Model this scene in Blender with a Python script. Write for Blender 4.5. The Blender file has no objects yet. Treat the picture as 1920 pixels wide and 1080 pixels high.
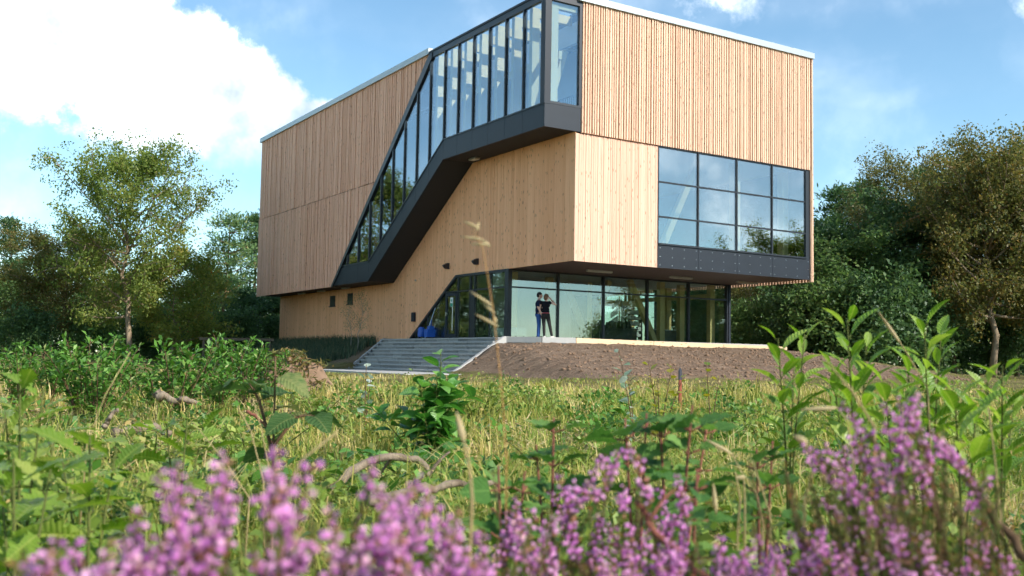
import bpy, math, random
import numpy as np
from mathutils import Matrix, Vector, noise as mnoise

sc = bpy.context.scene
COL = sc.collection
R = math.radians

# ------------------------------------------------------------------ camera
EYE = 0.62
cam_data = bpy.data.cameras.new('camera')
cam_data.sensor_width = 36.0
cam_data.lens = 35.49
cam_data.clip_start = 0.05
cam_data.clip_end = 3000
cam_data.dof.use_dof = True
cam_data.dof.focus_distance = 11.0
cam_data.dof.aperture_fstop = 6.7
cam = bpy.data.objects.new('camera', cam_data)
COL.objects.link(cam)
cam.matrix_world = (Matrix.Translation((0, 0, EYE)) @ Matrix.Rotation(math.pi / 2 + 0.0697, 4, 'X')
                    @ Matrix.Rotation(0.0171, 4, 'Z'))
sc.camera = cam

# ------------------------------------------------------------------ sky, sun, exposure
SUN_AZ = R(122)      # clockwise from +Y (the view direction), so to the right and a little behind
SUN_EL = R(35)
CLOUD = 3.8         # radiance of sunlit cumulus
SKY = 0.108
sc.view_settings.view_transform = 'Standard'
sc.view_settings.look = 'None'
sc.view_settings.exposure = 0.95
sc.view_settings.gamma = 1.0
sc.view_settings.use_curve_mapping = False
sc.cycles.use_denoising = True
sc.cycles.max_bounces = 5
sc.cycles.diffuse_bounces = 3
sc.cycles.glossy_bounces = 3
sc.cycles.transparent_max_bounces = 12
sc.cycles.adaptive_threshold = 0.04
sc.cycles.use_light_tree = False
sc.cycles.caustics_reflective = False
sc.cycles.caustics_refractive = False

sun_data = bpy.data.lights.new('sun', 'SUN')
sun_data.energy = 3.4
sun_data.angle = R(0.55)
sun_data.color = (1.0, 0.95, 0.88)
sun = bpy.data.objects.new('sun', sun_data)
COL.objects.link(sun)
sd = Vector((math.sin(SUN_AZ) * math.cos(SUN_EL), math.cos(SUN_AZ) * math.cos(SUN_EL), math.sin(SUN_EL)))
sun.rotation_euler = sd.to_track_quat('Z', 'Y').to_euler()
sun.location = (30, -10, 40)


class NT:
    """small helper for building node trees"""
    def __init__(self, tree):
        self.t = tree
        self.n = tree.nodes
        self.l = tree.links

    def node(self, kind, **kw):
        nd = self.n.new(kind)
        for k, v in kw.items():
            setattr(nd, k, v)
        return nd

    def put(self, sock, v):
        if v is None:
            return
        if isinstance(v, bpy.types.NodeSocket):
            self.l.new(v, sock)
        else:
            sock.default_value = v

    def math(self, op, a, b=None, c=None, clamp=False):
        nd = self.node('ShaderNodeMath', operation=op, use_clamp=clamp)
        self.put(nd.inputs[0], a)
        self.put(nd.inputs[1], b)
        self.put(nd.inputs[2], c)
        return nd.outputs[0]

    def vmath(self, op, a, b=None):
        nd = self.node('ShaderNodeVectorMath', operation=op)
        self.put(nd.inputs[0], a)
        self.put(nd.inputs[1], b)
        return nd.outputs[0]

    def noise(self, vec, scale, detail=4, rough=0.55, dist=0.0):
        nd = self.node('ShaderNodeTexNoise')
        self.put(nd.inputs['Vector'], vec)
        nd.inputs['Scale'].default_value = scale
        nd.inputs['Detail'].default_value = detail
        nd.inputs['Roughness'].default_value = rough
        nd.inputs['Distortion'].default_value = dist
        return nd.outputs['Fac']

    def ramp(self, fac, stops, interp='LINEAR'):
        nd = self.node('ShaderNodeValToRGB')
        cr = nd.color_ramp
        cr.interpolation = interp
        while len(cr.elements) < len(stops):
            cr.elements.new(0.5)
        for e, (p, c) in zip(cr.elements, stops):
            e.position = p
            e.color = (*c, 1) if len(c) == 3 else c
        self.put(nd.inputs[0], fac)
        return nd.outputs[0]

    def mix(self, fac, a, b, blend='MIX'):
        nd = self.node('ShaderNodeMix', data_type='RGBA', blend_type=blend)
        self.put(nd.inputs[0], fac)
        self.put(nd.inputs[6], a if isinstance(a, bpy.types.NodeSocket) else (*a, 1))
        self.put(nd.inputs[7], b if isinstance(b, bpy.types.NodeSocket) else (*b, 1))
        return nd.outputs[2]

    def smooth(self, v, lo, hi):
        nd = self.node('ShaderNodeMapRange', interpolation_type='SMOOTHSTEP')
        self.put(nd.inputs[0], v)
        self.put(nd.inputs[1], lo)
        self.put(nd.inputs[2], hi)
        return nd.outputs[0]


world = bpy.data.worlds.new('World')
sc.world = world
world.use_nodes = True
w = NT(world.node_tree)
w.n.clear()
w_out = w.node('ShaderNodeOutputWorld')
sky = w.node('ShaderNodeTexSky', sky_type='NISHITA')
sky.sun_disc = False
sky.sun_elevation = SUN_EL
sky.sun_rotation = SUN_AZ
sky.altitude = 0
sky.air_density = 1.0
sky.dust_density = 0.0
sky.ozone_density = 2.5
bg_sky = w.node('ShaderNodeBackground')
hsv = w.node('ShaderNodeHueSaturation')
hsv.inputs['Saturation'].default_value = 0.97
w.put(hsv.inputs['Color'], w.mix(1.0, sky.outputs[0], (0.84, 1.03, 1.0), 'MULTIPLY'))
w.put(bg_sky.inputs[0], hsv.outputs[0])
bg_sky.inputs[1].default_value = SKY
# clouds: bearing / elevation of the sky direction, cumulus heads as clusters of rounded lobes
geo = w.node('ShaderNodeTexCoord')
dirn = geo.outputs['Generated']
sep = w.node('ShaderNodeSeparateXYZ')
w.put(sep.inputs[0], dirn)
az = w.math('ARCTAN2', sep.outputs[0], sep.outputs[1])
el = w.math('ARCSINE', sep.outputs[2])
azel = w.node('ShaderNodeCombineXYZ')
w.put(azel.inputs[0], az)
w.put(azel.inputs[1], el)
n1 = w.noise(dirn, 13.0, 8, 0.62)
n2 = w.noise(dirn, 42.0, 6, 0.6)
wob = w.math('ADD', w.math('MULTIPLY', w.math('SUBTRACT', n1, 0.5), 1.9),
             w.math('MULTIPLY', w.math('SUBTRACT', n2, 0.5), 1.0))


def lobe(a, e, r, sx=1.0):
    d = w.vmath('SUBTRACT', azel.outputs[0], (a, e, 0))
    d = w.vmath('MULTIPLY', d, (1.0 / (r * sx), 1.0 / r, 0))
    ln = w.node('ShaderNodeVectorMath', operation='LENGTH')
    w.put(ln.inputs[0], d)
    return w.math('SUBTRACT', 1.0, ln.outputs['Value'])


lobes = [(-0.49, 0.36, 0.125, 1), (-0.44, 0.30, 0.105, 1), (-0.375, 0.275, 0.075, 1), (-0.315, 0.272, 0.060, 1),
         (-0.27, 0.262, 0.045, 1), (-0.235, 0.235, 0.04, 1.2), (-0.205, 0.225, 0.03, 1.3), (-0.35, 0.22, 0.055, 1.8),
         (-0.26, 0.205, 0.04, 1.8), (-0.50, 0.24, 0.06, 1.5), (-0.60, 0.33, 0.15, 1.2)]
den = None
for L_ in lobes:
    v = lobe(*L_)
    den = v if den is None else w.math('SMOOTH_MAX', den, v, 0.12)
den = w.math('ADD', den, w.math('MULTIPLY', wob, 0.55))
heads = w.smooth(den, 0.0, 0.34)
# soft flat underside of the bank
base_soft = w.smooth(w.math('ADD', el, w.math('MULTIPLY', w.math('SUBTRACT', n1, 0.5), 0.10)), 0.150, 0.245)
heads = w.math('POWER', w.math('MULTIPLY', heads, base_soft), 1.8)
# scattered fair-weather clouds and thin veils all round the sky
st = w.vmath('MULTIPLY', dirn, (1.0, 1.0, 2.6))
veil = w.smooth(w.noise(st, 2.6, 4, 0.5, 0.2), 0.42, 0.85)
veil = w.math('MULTIPLY', veil, 0.20)
sm = None
for L_ in ((0.215, 0.375, 0.06, 1.2), (0.50, 0.345, 0.05, 0.9)):
    v = lobe(*L_)
    sm = v if sm is None else w.math('SMOOTH_MAX', sm, v, 0.1)
small = w.math('MULTIPLY', w.smooth(w.math('ADD', sm, w.math('MULTIPLY', wob, 0.8)), 0.05, 1.2), 0.8)
haze_lo = w.math('MULTIPLY', w.smooth(el, 0.40, 0.0), 0.07)
far_cl = None
for L_ in ((1.78, 0.17, 0.16, 1.6), (2.3, 0.25, 0.2, 1.6), (2.9, 0.2, 0.18, 1.8), (-2.2, 0.22, 0.2, 1.6)):
    v = lobe(*L_)
    far_cl = v if far_cl is None else w.math('SMOOTH_MAX', far_cl, v, 0.1)
far_cl = w.math('MULTIPLY', w.smooth(w.math('ADD', far_cl, w.math('MULTIPLY', wob, 0.7)), 0.0, 0.8), 0.30)
veil = w.math('MAXIMUM', w.math('MAXIMUM', veil, haze_lo), far_cl)
mask = w.math('MAXIMUM', w.math('MAXIMUM', heads, veil), small)
shade = w.noise(dirn, 9.0, 5, 0.55)
ccol = w.ramp(shade, [(0.32, (0.10, 0.12, 0.15)), (0.46, (0.24, 0.25, 0.27)), (0.62, (1.0, 0.955, 0.875))])
under = w.math('MULTIPLY', w.smooth(w.math('ADD', el, w.math('MULTIPLY', w.math('SUBTRACT', n1, 0.5), 0.35)), 0.30, 0.16), w.smooth(w.noise(dirn, 11.0, 5, 0.6), 0.34, 0.62))
ccol = w.mix(w.math('MULTIPLY', under, 0.85), ccol, (0.085, 0.105, 0.135))
bg_cl = w.node('ShaderNodeBackground')
w.put(bg_cl.inputs[0], ccol)
bg_cl.inputs[1].default_value = CLOUD
mx = w.node('ShaderNodeMixShader')
w.put(mx.inputs[0], mask)
w.l.new(bg_sky.outputs[0], mx.inputs[1])
w.l.new(bg_cl.outputs[0], mx.inputs[2])
w.l.new(mx.outputs[0], w_out.inputs[0])


# ------------------------------------------------------------------ materials
def mat_new(name):
    m = bpy.data.materials.new(name)
    m.use_nodes = True
    t = NT(m.node_tree)
    t.n.clear()
    out = t.node('ShaderNodeOutputMaterial')
    return m, t, out


def principled(t, out, col, rough=0.6, spec=0.5, metal=0.0, bump=None, bstr=0.3, bdist=0.01):
    p = t.node('ShaderNodeBsdfPrincipled')
    t.put(p.inputs['Base Color'], col if isinstance(col, bpy.types.NodeSocket) else (*col, 1))
    t.put(p.inputs['Roughness'], rough)
    p.inputs['Specular IOR Level'].default_value = spec
    p.inputs['Metallic'].default_value = metal
    if bump is not None:
        b = t.node('ShaderNodeBump')
        b.inputs['Strength'].default_value = bstr
        b.inputs['Distance'].default_value = bdist
        t.put(b.inputs['Height'], bump)
        t.l.new(b.outputs[0], p.inputs['Normal'])
    if out is not None:
        t.l.new(p.outputs[0], out.inputs[0])
    return p


def simple(name, col, rough=0.6, spec=0.5, metal=0.0, var=0.0, scale=8.0):
    m, t, out = mat_new(name)
    if var:
        tc = t.node('ShaderNodeTexCoord').outputs['Object']
        n = t.noise(tc, scale, 5, 0.6)
        c = t.mix(n, tuple(x * (1 - var) for x in col), tuple(min(1, x * (1 + var)) for x in col))
        principled(t, out, c, rough, spec, metal, n, 0.25, 0.005)
    else:
        principled(t, out, col, rough, spec, metal)
    return m


def wood(name, light, dark, knot, grain_axis=2, knots=0.055, rough=0.7):
    m, t, out = mat_new(name)
    tc = t.node('ShaderNodeTexCoord').outputs['Object']
    rnd = t.node('ShaderNodeObjectInfo').outputs['Random']
    off = t.node('ShaderNodeCombineXYZ')
    for i in range(3):
        t.put(off.inputs[i], t.math('MULTIPLY', rnd, (37.0, 53.0, 91.0)[i]))
    vec = t.vmath('ADD', tc, off.outputs[0])
    sc_ = [22.0, 22.0, 22.0]
    sc_[grain_axis] = 0.9
    g = t.noise(t.vmath('MULTIPLY', vec, tuple(sc_)), 1.0, 6, 0.65, 0.4)
    big = t.noise(vec, 0.8, 3, 0.5)
    f = t.math('ADD', t.math('MULTIPLY', g, 0.75), t.math('MULTIPLY', rnd, 0.40))
    f = t.math('ADD', f, t.math('MULTIPLY', t.math('SUBTRACT', big, 0.5), 0.5))
    c = t.ramp(f, [(0.12, dark), (0.85, light)])
    vo = t.node('ShaderNodeTexVoronoi', feature='F1')
    ks = [9.0, 9.0, 9.0]
    ks[grain_axis] = 2.6
    t.put(vo.inputs['Vector'], t.vmath('MULTIPLY', vec, tuple(ks)))
    vo.inputs['Scale'].default_value = 1.0
    k = t.smooth(vo.outputs['Distance'], knots * 4.2, knots * 1.6)
    c = t.mix(t.math('MULTIPLY', k, 0.8), c, knot)
    principled(t, out, c, rough, 0.25, 0.0, g, 0.25, 0.004)
    return m


def leaf_mat(name, stops, trans=0.35, rough=0.5, spec=0.35, attr='tint', emiss=None):
    """leaf colour runs over a per-leaf value kept on the mesh (or over the object's own random number)"""
    m, t, out = mat_new(name)
    if attr == 'object':
        f = t.node('ShaderNodeObjectInfo').outputs['Random']
        tc = t.node('ShaderNodeTexCoord').outputs['Object']
        f = t.math('ADD', f, t.math('MULTIPLY', t.math('SUBTRACT', t.noise(tc, 5, 3), 0.5), 0.9))
    else:
        f = t.node('ShaderNodeAttribute', attribute_name=attr).outputs['Fac']
    c = t.ramp(f, stops)
    bmp = None
    if attr == 'object':
        sx_ = t.node('ShaderNodeSeparateXYZ')
        t.put(sx_.inputs[0], tc)
        ax_ = t.math('ABSOLUTE', sx_.outputs[0])
        rib_ = t.smooth(ax_, 0.022, 0.008)
        vein = t.math('SINE', t.math('MULTIPLY', t.math('SUBTRACT', sx_.outputs[1], t.math('MULTIPLY', ax_, 0.8)), 62.0))
        vs_ = t.smooth(vein, 0.80, 0.98)
        lines = t.math('MAXIMUM', rib_, t.math('MULTIPLY', vs_, 0.35))
        hi = stops[-1][1]
        c = t.mix(t.math('MULTIPLY', lines, 0.55), c, tuple(min(1, 1.15 * k) for k in hi))
        sp = t.noise(t.vmath('ADD', tc, t.node('ShaderNodeObjectInfo').outputs['Location']), 9.0, 4, 0.65)
        c = t.mix(t.smooth(sp, 0.66, 0.72), c, (0.26, 0.15, 0.05))
        bmp = vein
    p = principled(t, None, c, rough, spec, 0.0, bmp, 0.35, 0.01)
    tr = t.node('ShaderNodeBsdfTranslucent')
    hs = t.node('ShaderNodeHueSaturation')
    hs.inputs['Value'].default_value = 1.35
    hs.inputs['Saturation'].default_value = 1.1
    t.put(hs.inputs['Color'], c)
    t.l.new(hs.outputs[0], tr.inputs[0])
    mxs = t.node('ShaderNodeMixShader')
    mxs.inputs[0].default_value = trans
    t.l.new(p.outputs[0], mxs.inputs[1])
    t.l.new(tr.outputs[0], mxs.inputs[2])
    t.l.new(mxs.outputs[0], out.inputs[0])
    return m


def glass_mat(name, tint, base=0.14, gain=2.2):
    m, t, out = mat_new(name)
    gg = t.node('ShaderNodeNewGeometry')
    dt = t.node('ShaderNodeVectorMath', operation='DOT_PRODUCT')
    t.l.new(gg.outputs['Incoming'], dt.inputs[0])
    t.l.new(gg.outputs['Normal'], dt.inputs[1])
    cosv = t.math('ABSOLUTE', dt.outputs['Value'])
    fr = t.math('ADD', 0.04, t.math('MULTIPLY', 0.96, t.math('POWER', t.math('SUBTRACT', 1.0, cosv), 5.0)))
    fac = t.math('ADD', base, t.math('MULTIPLY', fr, gain), clamp=True)
    tr = t.node('ShaderNodeBsdfTransparent')
    tr.inputs[0].default_value = (*tint, 1)
    gl = t.node('ShaderNodeBsdfGlossy')
    gl.inputs['Roughness'].default_value = 0.0
    gl.inputs['Color'].default_value = (0.95, 0.97, 1.0, 1)
    tc = t.node('ShaderNodeTexCoord').outputs['Object']
    b = t.node('ShaderNodeBump')
    b.inputs['Strength'].default_value = 0.02
    b.inputs['Distance'].default_value = 0.02
    t.put(b.inputs['Height'], t.noise(tc, 0.9, 2))
    t.l.new(b.outputs[0], gl.inputs['Normal'])
    mxs = t.node('ShaderNodeMixShader')
    t.put(mxs.inputs[0], fac)
    t.l.new(tr.outputs[0], mxs.inputs[1])
    t.l.new(gl.outputs[0], mxs.inputs[2])
    t.l.new(mxs.outputs[0], out.inputs[0])
    return m


M = {}
M['larch_pale_sun_cut'] = wood('pale_board_sun_cut', (0.82, 0.515, 0.37), (0.65, 0.365, 0.245), (0.34, 0.15, 0.08))  # paler narrow boards, albedo cut to offset direct sun on this face
M['larch_red_shade_lift'] = wood('red_batten_shade_lift', (0.93, 0.52, 0.35), (0.69, 0.325, 0.195), (0.20, 0.075, 0.045), knots=0.05)  # same larch as the sunny side; redness and albedo raised to offset shade
M['larch'] = wood('larch_board', (0.93, 0.485, 0.26), (0.76, 0.35, 0.17), (0.22, 0.085, 0.04))  # albedo and warmth raised to offset shade on the entrance face
M['larch_batten'] = wood('larch_batten', (0.84, 0.575, 0.405), (0.60, 0.36, 0.23), (0.20, 0.08, 0.045), knots=0.05)  # albedo lowered to offset direct sun on the right face
M['glulam'] = wood('glulam', (0.84, 0.62, 0.30), (0.70, 0.48, 0.21), (0.40, 0.22, 0.1), knots=0.02)
M['scaffold'] = wood('edge_timber', (0.80, 0.58, 0.36), (0.62, 0.40, 0.22), (0.35, 0.18, 0.08), grain_axis=0)
M['black_panel'] = simple('black_panel', (0.013, 0.018, 0.026), 0.5, 0.35, 0, 0.25, 2.0)
M['black_frame'] = simple('black_frame', (0.010, 0.012, 0.017), 0.4)
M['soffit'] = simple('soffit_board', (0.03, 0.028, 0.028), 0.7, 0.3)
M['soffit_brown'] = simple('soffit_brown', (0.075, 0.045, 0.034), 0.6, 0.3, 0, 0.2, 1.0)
M['cavity'] = simple('cavity_membrane', (0.016, 0.010, 0.008), 0.9, 0.1)
M['flashing'] = simple('zinc_flashing', (0.42, 0.46, 0.47), 0.4, 0.5, 0.2, 0.08, 2.0)
M['roofing'] = simple('roofing', (0.12, 0.12, 0.12), 0.9)
M['plaster'] = simple('white_plaster', (0.72, 0.72, 0.70), 0.8, 0.3, 0, 0.04, 3.0)
M['floor_in'] = simple('screed', (0.20, 0.19, 0.18), 0.5, 0.5, 0, 0.15, 2.0)
M['glass'] = glass_mat('clear_glass', (0.82, 0.89, 0.86), 0.08, 1.2)
M['glass_gallery'] = glass_mat('gallery_glass', (0.80, 0.90, 0.97), 0.09, 1.5)
M['glass_roof'] = glass_mat('roof_glass', (0.92, 0.96, 0.97), 0.02, 1.0)
M['glass_window'] = glass_mat('window_glass', (0.74, 0.80, 0.80), 0.17, 1.6)
M['concrete'] = simple('pale_concrete', (0.42, 0.41, 0.385), 0.85, 0.2, 0, 0.14, 5.0)
M['steel'] = simple('brushed_steel', (0.6, 0.6, 0.6), 0.3, 0.5, 0.9)
M['white'] = simple('white_lacquer', (0.78, 0.78, 0.75), 0.5)
M['blue'] = simple('blue_plastic', (0.02, 0.10, 0.42), 0.4, 0.5, 0, 0.1, 10)
M['dark_goods'] = simple('dark_goods', (0.05, 0.05, 0.06), 0.5, 0.4, 0, 0.3, 12)
M['lamp_glass'] = simple('lamp_diffuser', (0.62, 0.58, 0.50), 0.4)


def stone_mat():
    m, t, out = mat_new('grey_stone')
    tc = t.node('ShaderNodeTexCoord').outputs['Object']
    rnd = t.node('ShaderNodeObjectInfo').outputs['Random']
    n = t.noise(tc, 3.0, 6, 0.65)
    n2 = t.noise(tc, 40.0, 4, 0.6)
    f = t.math('ADD', t.math('MULTIPLY', n, 0.5), t.math('MULTIPLY', rnd, 0.45))
    c = t.ramp(f, [(0.15, (0.20, 0.197, 0.19)), (0.5, (0.32, 0.315, 0.30)), (0.85, (0.46, 0.45, 0.43))])
    st_ = t.smooth(t.noise(t.vmath('MULTIPLY', tc, (0.7, 0.7, 3.0)), 2.2, 5, 0.7), 0.60, 0.70)
    c = t.mix(t.math('MULTIPLY', st_, 0.55), c, (0.07, 0.07, 0.07))
    principled(t, out, c, 0.85, 0.25, 0, n2, 0.4, 0.004)
    return m


M['stone'] = stone_mat()
M['tread'] = simple('tread_stone_sunlit_tone', (0.38, 0.375, 0.36), 0.8, 0.25, 0, 0.2, 6.0)  # lighter tone paints sunlit step edges above the shaded risers


def terrain_mat():
    m, t, out = mat_new('field_soil')
    tc = t.node('ShaderNodeTexCoord').outputs['Object']
    soil = t.node('ShaderNodeAttribute', attribute_name='soil').outputs['Fac']
    a = t.noise(tc, 1.3, 6, 0.6)
    b = t.noise(tc, 18.0, 6, 0.7)
    litter = t.noise(tc, 60.0, 4, 0.7)
    dirt = t.ramp(t.math('ADD', t.math('MULTIPLY', b, 0.6), t.math('MULTIPLY', a, 0.4)),
                  [(0.3, (0.15, 0.098, 0.064)), (0.52, (0.27, 0.185, 0.125)), (0.75, (0.42, 0.31, 0.22))])
    turf = t.ramp(t.math('ADD', t.math('MULTIPLY', litter, 0.5), t.math('MULTIPLY', a, 0.5)),
                  [(0.3, (0.06, 0.065, 0.022)), (0.45, (0.13, 0.125, 0.04)), (0.58, (0.24, 0.19, 0.08)),
                   (0.75, (0.32, 0.24, 0.13))])
    sm_ = t.smooth(t.math('ADD', soil, t.math('MULTIPLY', t.math('SUBTRACT', b, 0.5), 0.8)), 0.35, 0.65)
    c = t.mix(sm_, turf, dirt)
    # rake furrows on the dressed slope
    mp = t.node('ShaderNodeMapping')
    mp.inputs['Rotation'].default_value = (0, 0, R(-22))
    mp.inputs['Scale'].default_value = (0.7, 3.4, 1.0)
    t.put(mp.inputs[0], tc)
    rid = t.noise(mp.outputs[0], 1.7, 5, 0.6, 0.8)
    h = t.math('ADD', t.math('MULTIPLY', rid, t.math('MULTIPLY', soil, 1.6)), t.math('MULTIPLY', b, 0.35))
    principled(t, out, c, 0.95, 0.12, 0, h, 1.0, 0.22)
    return m


M['terrain'] = terrain_mat()
M['path'] = simple('path_concrete', (0.42, 0.41, 0.385), 0.9, 0.2, 0, 0.12, 2.0)


def bark(name, c0, c1):
    m, t, out = mat_new(name)
    tc = t.node('ShaderNodeTexCoord').outputs['Object']
    n = t.noise(t.vmath('MULTIPLY', tc, (6, 6, 1.5)), 2.0, 6, 0.7)
    c = t.ramp(n, [(0.3, c0), (0.7, c1)])
    principled(t, out, c, 0.9, 0.15, 0, n, 0.7, 0.03)
    return m


M['bark_oak'] = bark('oak_bark', (0.13, 0.095, 0.06), (0.38, 0.29, 0.19))
M['bark_pine'] = bark('pine_bark', (0.16, 0.075, 0.04), (0.42, 0.23, 0.13))
M['bark_pale'] = bark('pale_bark', (0.16, 0.14, 0.11), (0.42, 0.39, 0.33))
M['bark_dark'] = bark('dark_bark', (0.05, 0.04, 0.03), (0.15, 0.12, 0.08))
M['dead_wood'] = bark('dead_wood', (0.10, 0.07, 0.045), (0.36, 0.28, 0.20))
M['stem_red'] = bark('red_stem', (0.16, 0.055, 0.04), (0.30, 0.12, 0.075))
M['stem_green'] = bark('green_stem', (0.07, 0.09, 0.02), (0.16, 0.17, 0.05))
M['stem_brown'] = bark('brown_stem', (0.07, 0.045, 0.025), (0.22, 0.13, 0.07))
M['lf_oak'] = leaf_mat('oak_foliage', [(0.0, (0.10, 0.155, 0.032)), (0.5, (0.21, 0.275, 0.06)), (0.8, (0.33, 0.34, 0.08)), (0.95, (0.40, 0.29, 0.07)), (1.0, (0.48, 0.22, 0.08))], 0.45)
M['lf_brown'] = leaf_mat('turning_foliage', [(0.0, (0.075, 0.105, 0.030)), (0.45, (0.15, 0.165, 0.045)), (0.8, (0.24, 0.185, 0.055)), (1.0, (0.34, 0.19, 0.065))], 0.4)
M['lf_pine'] = leaf_mat('pine_needles', [(0.0, (0.075, 0.15, 0.062)), (0.6, (0.17, 0.28, 0.10)), (0.9, (0.34, 0.33, 0.12)), (1.0, (0.50, 0.36, 0.18))], 0.3)
M['lf_dark'] = leaf_mat('dark_foliage', [(0.0, (0.035, 0.072, 0.030)), (0.6, (0.078, 0.15, 0.050)), (1.0, (0.16, 0.24, 0.07))], 0.35)
M['lf_mid'] = leaf_mat('mid_foliage', [(0.0, (0.060, 0.115, 0.036)), (0.6, (0.125, 0.215, 0.062)), (1.0, (0.24, 0.30, 0.09))], 0.4)
M['lf_birch'] = leaf_mat('birch_foliage', [(0.0, (0.077, 0.098, 0.031)), (0.6, (0.168, 0.175, 0.056)), (1.0, (0.294, 0.224, 0.084))], 0.35)
M['lf_shrub'] = leaf_mat('shrub_leaf', [(0.0, (0.037, 0.106, 0.015)), (0.55, (0.094, 0.225, 0.03)), (0.9, (0.188, 0.338, 0.062)), (1.0, (0.375, 0.413, 0.15))], 0.26)
M['lf_herb'] = leaf_mat('herb_leaf', [(0.0, (0.09, 0.15, 0.025)), (0.5, (0.21, 0.30, 0.05)), (0.85, (0.36, 0.41, 0.10)), (1.0, (0.46, 0.34, 0.13))], 0.3)
M['lf_grass'] = leaf_mat('grass_blade', [(0.0, (0.15, 0.24, 0.038)), (0.4, (0.33, 0.35, 0.07)), (0.7, (0.56, 0.44, 0.15)), (1.0, (0.72, 0.56, 0.28))], 0.3, 0.6, 0.2)
M['lf_straw'] = leaf_mat('straw', [(0.0, (0.42, 0.30, 0.12)), (1.0, (0.62, 0.50, 0.28))], 0.3, 0.6, 0.2)
M['lf_stalk'] = leaf_mat('ripe_stalk', [(0.0, (0.45, 0.22, 0.06)), (1.0, (0.58, 0.36, 0.14))], 0.25, 0.5, 0.2)
M['lf_bank'] = leaf_mat('bank_grass', [(0.0, (0.036, 0.072, 0.041)), (0.6, (0.072, 0.114, 0.066)), (1.0, (0.168, 0.18, 0.096))], 0.25, 0.6, 0.2)
M['lf_laurel'] = leaf_mat('cherry_leaf', [(0.0, (0.11, 0.22, 0.025)), (0.6, (0.22, 0.36, 0.045)), (1.0, (0.36, 0.46, 0.09))], 0.4, 0.4, 0.4, 'object')
M['lf_bramble'] = leaf_mat('bramble_leaf', [(0.0, (0.045, 0.12, 0.025)), (0.6, (0.09, 0.21, 0.04)), (1.0, (0.20, 0.34, 0.08))], 0.35, 0.55, 0.25, 'object')
M['lf_oaksprout'] = leaf_mat('oak_leaf', [(0.0, (0.121, 0.22, 0.024)), (0.6, (0.22, 0.341, 0.044)), (1.0, (0.396, 0.44, 0.099))], 0.45, 0.4, 0.4, 'object')
M['lf_alder'] = leaf_mat('alder_leaf', [(0.0, (0.035, 0.085, 0.022)), (0.7, (0.075, 0.15, 0.04)), (1.0, (0.22, 0.24, 0.08))], 0.3, 0.6, 0.2, 'object')
M['lf_bush'] = leaf_mat('bush_leaf', [(0.0, (0.039, 0.143, 0.023)), (0.6, (0.091, 0.26, 0.042)), (1.0, (0.221, 0.416, 0.091))], 0.35, 0.35, 0.5, 'object')
M['lf_yellow'] = leaf_mat('yellow_green_leaf', [(0.0, (0.12, 0.20, 0.025)), (0.6, (0.25, 0.30, 0.035)), (1.0, (0.42, 0.34, 0.05))], 0.4, 0.4, 0.4, 'object')
M['lf_silver'] = leaf_mat('poplar_leaf', [(0.0, (0.10, 0.20, 0.08)), (0.6, (0.28, 0.38, 0.24)), (1.0, (0.55, 0.60, 0.50))], 0.3, 0.5, 0.4, 'object')
M['flower'] = leaf_mat('heather_flower', [(0.0, (0.52, 0.17, 0.48)), (0.5, (0.80, 0.36, 0.68)), (0.84, (0.90, 0.55, 0.76)), (0.93, (0.86, 0.60, 0.58)), (1.0, (0.52, 0.28, 0.17))], 0.4, 0.6, 0.2)
M['heather_green'] = leaf_mat('heather_leaf', [(0.0, (0.045, 0.085, 0.018)), (0.5, (0.12, 0.18, 0.035)), (0.75, (0.22, 0.21, 0.05)), (1.0, (0.40, 0.17, 0.06))], 0.3, 0.6, 0.2)


# ------------------------------------------------------------------ mesh helpers
def raw_mesh(name, verts, faces, mat=None, smooth=False, tint=None):
    """faces: (n,3) or (n,4) int array, or a list of such arrays / python lists"""
    me = bpy.data.meshes.new(name)
    verts = np.asarray(verts, dtype=np.float32).reshape(-1, 3)
    if isinstance(faces, np.ndarray):
        faces = [faces]
    if len(faces) and isinstance(faces[0], np.ndarray):
        loops = np.concatenate([f.ravel() for f in faces]).astype(np.int32)
        tot = np.concatenate([np.full(len(f), f.shape[1], np.int32) for f in faces])
        start = np.concatenate([[0], np.cumsum(tot)[:-1]]).astype(np.int32)
        me.vertices.add(len(verts))
        me.vertices.foreach_set('co', verts.ravel())
        me.loops.add(len(loops))
        me.loops.foreach_set('vertex_index', loops)
        me.polygons.add(len(tot))
        me.polygons.foreach_set('loop_start', start)
        try:
            me.polygons.foreach_set('loop_total', tot)
        except Exception:
            pass
        me.update(calc_edges=True)
    else:
        me.from_pydata([tuple(v) for v in verts], [], [list(f) for f in faces])
    if tint is not None:
        at = me.attributes.new('tint', 'FLOAT', 'FACE')
        at.data.foreach_set('value', np.asarray(tint, dtype=np.float32))
    if smooth:
        me.polygons.foreach_set('use_smooth', np.ones(len(me.polygons), dtype=bool))
    if mat is not None:
        me.materials.append(mat)
    return me


def link(name, me, parent=None, label=None, cat=None, group=None, kind=None, loc=None, rot=None, scale=None):
    o = bpy.data.objects.new(name, me)
    COL.objects.link(o)
    if parent is not None:
        o.parent = parent
    if label:
        o['label'] = label
    if cat:
        o['category'] = cat
    if group:
        o['group'] = group
    if kind:
        o['kind'] = kind
    if loc is not None:
        o.location = loc
    if rot is not None:
        o.rotation_euler = rot
    if scale is not None:
        o.scale = (scale,) * 3 if isinstance(scale, (int, float)) else scale
    return o


def thing(name, label, cat, loc=(0, 0, 0), rz=0.0, group=None):
    return link(name, None, None, label, cat, group, None, loc, (0, 0, rz))


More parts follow.
